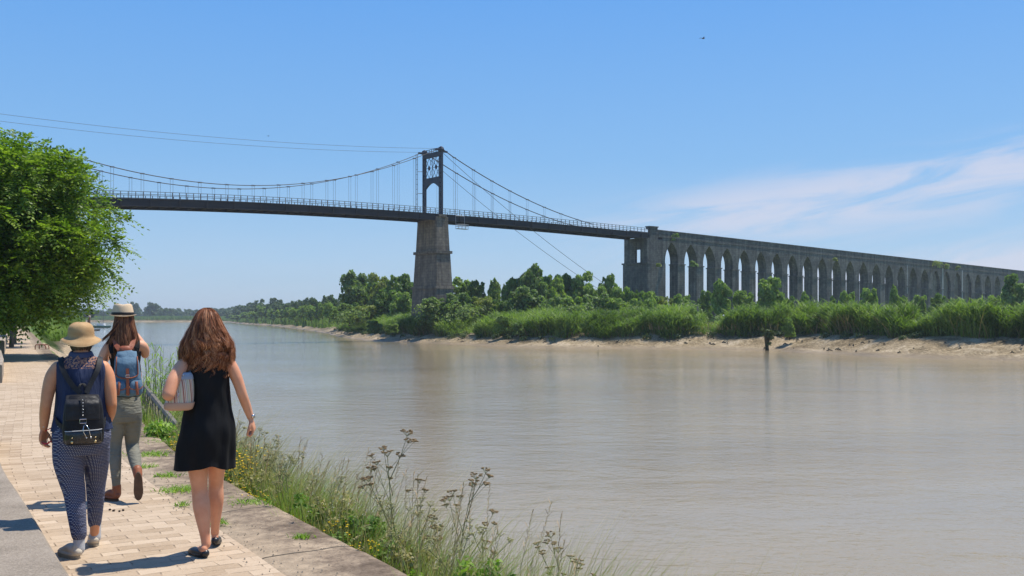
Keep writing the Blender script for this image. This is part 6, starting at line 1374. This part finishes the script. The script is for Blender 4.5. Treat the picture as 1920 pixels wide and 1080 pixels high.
prof2 = [(1.70, .06, .07), (1.66, .08, .095), (1.6, .088, .105), (1.54, .1, .112), (1.48, .118, .12), (1.42, .132, .128), (1.36, .138, .135), (1.28, .14, .13)]
Pn, Sd = hair_fall(13, 1900, 75, prof2, 1.68, 1.33, -.01, .02, 1.75, .007, .2, 20, .0026, .03, 0, (.84, 1.04)); strips('hair', Pn, Sd, HM2, W2)
Pn, Sd = hair_fall(14, 240, 9, [(1.7, .06, .07), (1.6, .1, .1), (1.5, .15, .1), (1.4, .2, .1), (1.3, .22, .1)], 1.65, 1.42, -.02, .03, .4, .01, .2, 20, .0026, .02, -.06, (.9, 1.05)); Pn[:, :, 0] -= .1*np.linspace(0, 1, 20)[None]; strips('loose_hair', Pn, Sd, HM2, W2)
b = MB(); b.loft(smooth_secs([(-.01, .02, 1.44, .07, .075), (-.01, .02, 1.5, .085, .09), (-.012, .025, 1.58, .08, .095), (-.012, .025, 1.68, .07, .085)]), 28); b.build('under_hair', mk('dark_hair_base', (.02, .009, .006), (.04, .016, .01), 30, .7), W2, True)
FD = empty('fedora', W2.location, W2.rotation_euler.z, 'cream fedora with thin black band and pinched crown', 'hat'); FD.scale = W2.scale; fc = (-.022, .02, 1.648)
CREAM = mk('cream_woven_felt', (.58, .43, .27), (.68, .52, .35), 10, .8, .6, 300, .003)
b = MB(); lathe(b, [(.124, .006), (.12, .0), (.108, -.003), (.098, .0), (.0975, .012), (.095, .03), (.089, .06), (.083, .088), (.075, .104), (.06, .108), (.04, .097), (.02, .088), (.004, .085)], fc, 1, 1.14, 60, lambda a_, r: (.008*math.cos(2*a_) if r > .1 else (-.022*math.exp(-(math.cos(a_)/.4)**2)*max(0, (.1-r)/.1) if r < .09 else 0)))
me = evaluated(b.mesh('hat'), [('SOLIDIFY', dict(thickness=.004, offset=1)), ('SUBSURF', dict(levels=1))]); link('crown_and_brim', me, CREAM, FD, True)
b = MB(); lathe(b, [(.102, .008), (.1022, .014), (.1015, .028), (.1005, .032)], fc, 1, 1.14, 60); b.f.pop(); b.mi.pop(); me = evaluated(b.mesh('band'), [('SOLIDIFY', dict(thickness=.002, offset=1))]); link('hat_band', me, BLKM, FD, True)
# blue canvas rucksack with leather trim
RK = empty('rucksack', W2.location, W2.rotation_euler.z, 'blue canvas rucksack with brown leather straps on the back of the fedora wearer', 'rucksack'); RK.scale = W2.scale; rc = (.022, -.2)
CAN = mk('blue_canvas', (.075, .14, .2), (.12, .2, .27), 9, .8, .7, 14, .02)
b = MB(); b.loft(smooth_secs([(rc[0], rc[1], .945, .1, .06, 3), (rc[0], rc[1], .965, .125, .075, 3), (rc[0], rc[1]-.004, 1.06, .128, .085, 2.8), (rc[0]-.004, rc[1], 1.17, .115, .078, 2.6), (rc[0]-.01, rc[1]+.012, 1.27, .1, .062, 2.4), (rc[0]-.012, rc[1]+.025, 1.325, .08, .04, 2.2), (rc[0]-.012, rc[1]+.035, 1.345, .045, .02)]), 44)
me = b.mesh('body'); 
for v_ in me.vertices: v_.co += Vector(v_.normal)*.01*noise.noise(v_.co*16)
link('body', me, CAN, RK, True)
# flap: half-round sheet with leather edge
def flap_pt(u, f): z = 1.34-.2*f-.035*math.sqrt(max(0, 1-u*u))*f; y = rc[1]+.03-.125*math.sin(min(1, f*1.9)*math.pi/2)+.028*u*u; return (rc[0]-.008+u*.098*(1-.1*(1-f)), y, z)
V = [flap_pt(i/16*2-1, j/12) for j in range(13) for i in range(17)]; b = MB(); b.add(V, [(j*17+i, (j+1)*17+i, (j+1)*17+i+1, j*17+i+1) for j in range(12) for i in range(16)]); me = evaluated(b.mesh('flap'), [('SOLIDIFY', dict(thickness=.006)), ('SUBSURF', dict(levels=1))]); fl = link('flap', me, CAN, RK, True)
b = MB(); ed = [flap_pt(-1, j/12) for j in range(3, 13)]+[flap_pt(i/16*2-1, 1) for i in range(1, 16)]+[flap_pt(1, j/12) for j in range(12, 2, -1)]; b.tube([(p[0], p[1]-.004, p[2]) for p in ed], .0055, 6); b.build('leather_edge', LEATH, fl, True)
for s_ in (-1, 1):
    b = MB(); b.loft(smooth_secs([(rc[0]+s_*.068, rc[1]-.07, .96, .045, .025, 3), (rc[0]+s_*.07, rc[1]-.078, .985, .058, .036, 3), (rc[0]+s_*.07, rc[1]-.078, 1.05, .057, .036, 2.8), (rc[0]+s_*.068, rc[1]-.07, 1.085, .045, .022, 2.6)], 3), 30); pk = b.build('side_pocket', CAN, RK, True)
    b = MB(); b.tube([(rc[0]+s_*.07+.058*math.cos(t), rc[1]-.1-.016*abs(math.sin(t)), 1.035-.03*abs(math.sin(t))) for t in np.linspace(math.pi, 2*math.pi, 16)], .0045, 6); strap(b, [((rc[0]+s_*.075, rc[1]-.098, 1.075), (0, -1, .2)), ((rc[0]+s_*.078, rc[1]-.12, 1.03), (0, -1, 0)), ((rc[0]+s_*.085, rc[1]-.118, .96), (0, -1, 0))], .024, .004); b.build('pocket_strap', LEATH, pk, True)
b = MB(); strap(b, [((rc[0]-.004, rc[1]-.095, 1.19), (0, -1, .1)), ((rc[0]-.002, rc[1]-.105, 1.1), (0, -1, 0)), ((rc[0]+.0, rc[1]-.1, 1.0), (0, -1, 0)), ((rc[0]+.0, rc[1]-.092, .955), (0, -1, 0))], .027, .005); b.build('centre_strap', LEATH, RK)
b = MB(); b.tube([(rc[0]-.018, rc[1]-.112, 1.135), (rc[0]+.014, rc[1]-.112, 1.135), (rc[0]+.014, rc[1]-.112, 1.115), (rc[0]-.018, rc[1]-.112, 1.115), (rc[0]-.018, rc[1]-.112, 1.135)], .003, 6); b.build('buckle', METAL, RK)
b = MB(); b.loft(smooth_secs([(-.002, -.165, 1.335, .045, .02, 2.5), (-.002, -.16, 1.365, .05, .018, 2.5), (-.002, -.15, 1.385, .03, .012)], 3), 20); b.build('leather_yoke', LEATH, RK, True)
for s_ in (-1, 1):
    b = MB(); strap(b, [((-.005+s_*.03, -.155, 1.335), (0, -1, .2)), ((-.01+s_*.07, -.115, 1.39), (0, -1, .5)), ((-.01+s_*.088, -.045, 1.45), (0, -.4, 1)), ((-.01+s_*.092, .04, 1.43), (0, .6, 1)), ((s_*.1, .11, 1.3), (0, 1, .1)), ((s_*.13, .08, 1.1), (s_*.7, .7, 0)), ((s_*.14, -.08, 1.0), (s_, 0, 0))], .045, .006); b.build('shoulder_strap', LEATH, RK)
# ------------------------------------------------------------------ air
b = MB(); b.box((0, 6500, 15.5), (24000, 16000, 41)); hzo = b.build('haze')
hm_ = bpy.data.materials.new('haze_air'); hm_.use_nodes = True; t_ = hm_.node_tree
t_.nodes.remove(t_.nodes['Principled BSDF']); pv = t_.nodes.new('ShaderNodeVolumePrincipled'); pv.inputs['Density'].default_value = 0.00020
pv.inputs['Color'].default_value = (0.86, 0.93, 1.0, 1); pv.inputs['Anisotropy'].default_value = 0.3
t_.links.new(pv.outputs[0], t_.nodes['Material Output'].inputs['Volume']); hzo.data.materials.append(hm_)
tag(hzo, 'thin pale summer haze over the river', 'haze', kind='stuff')
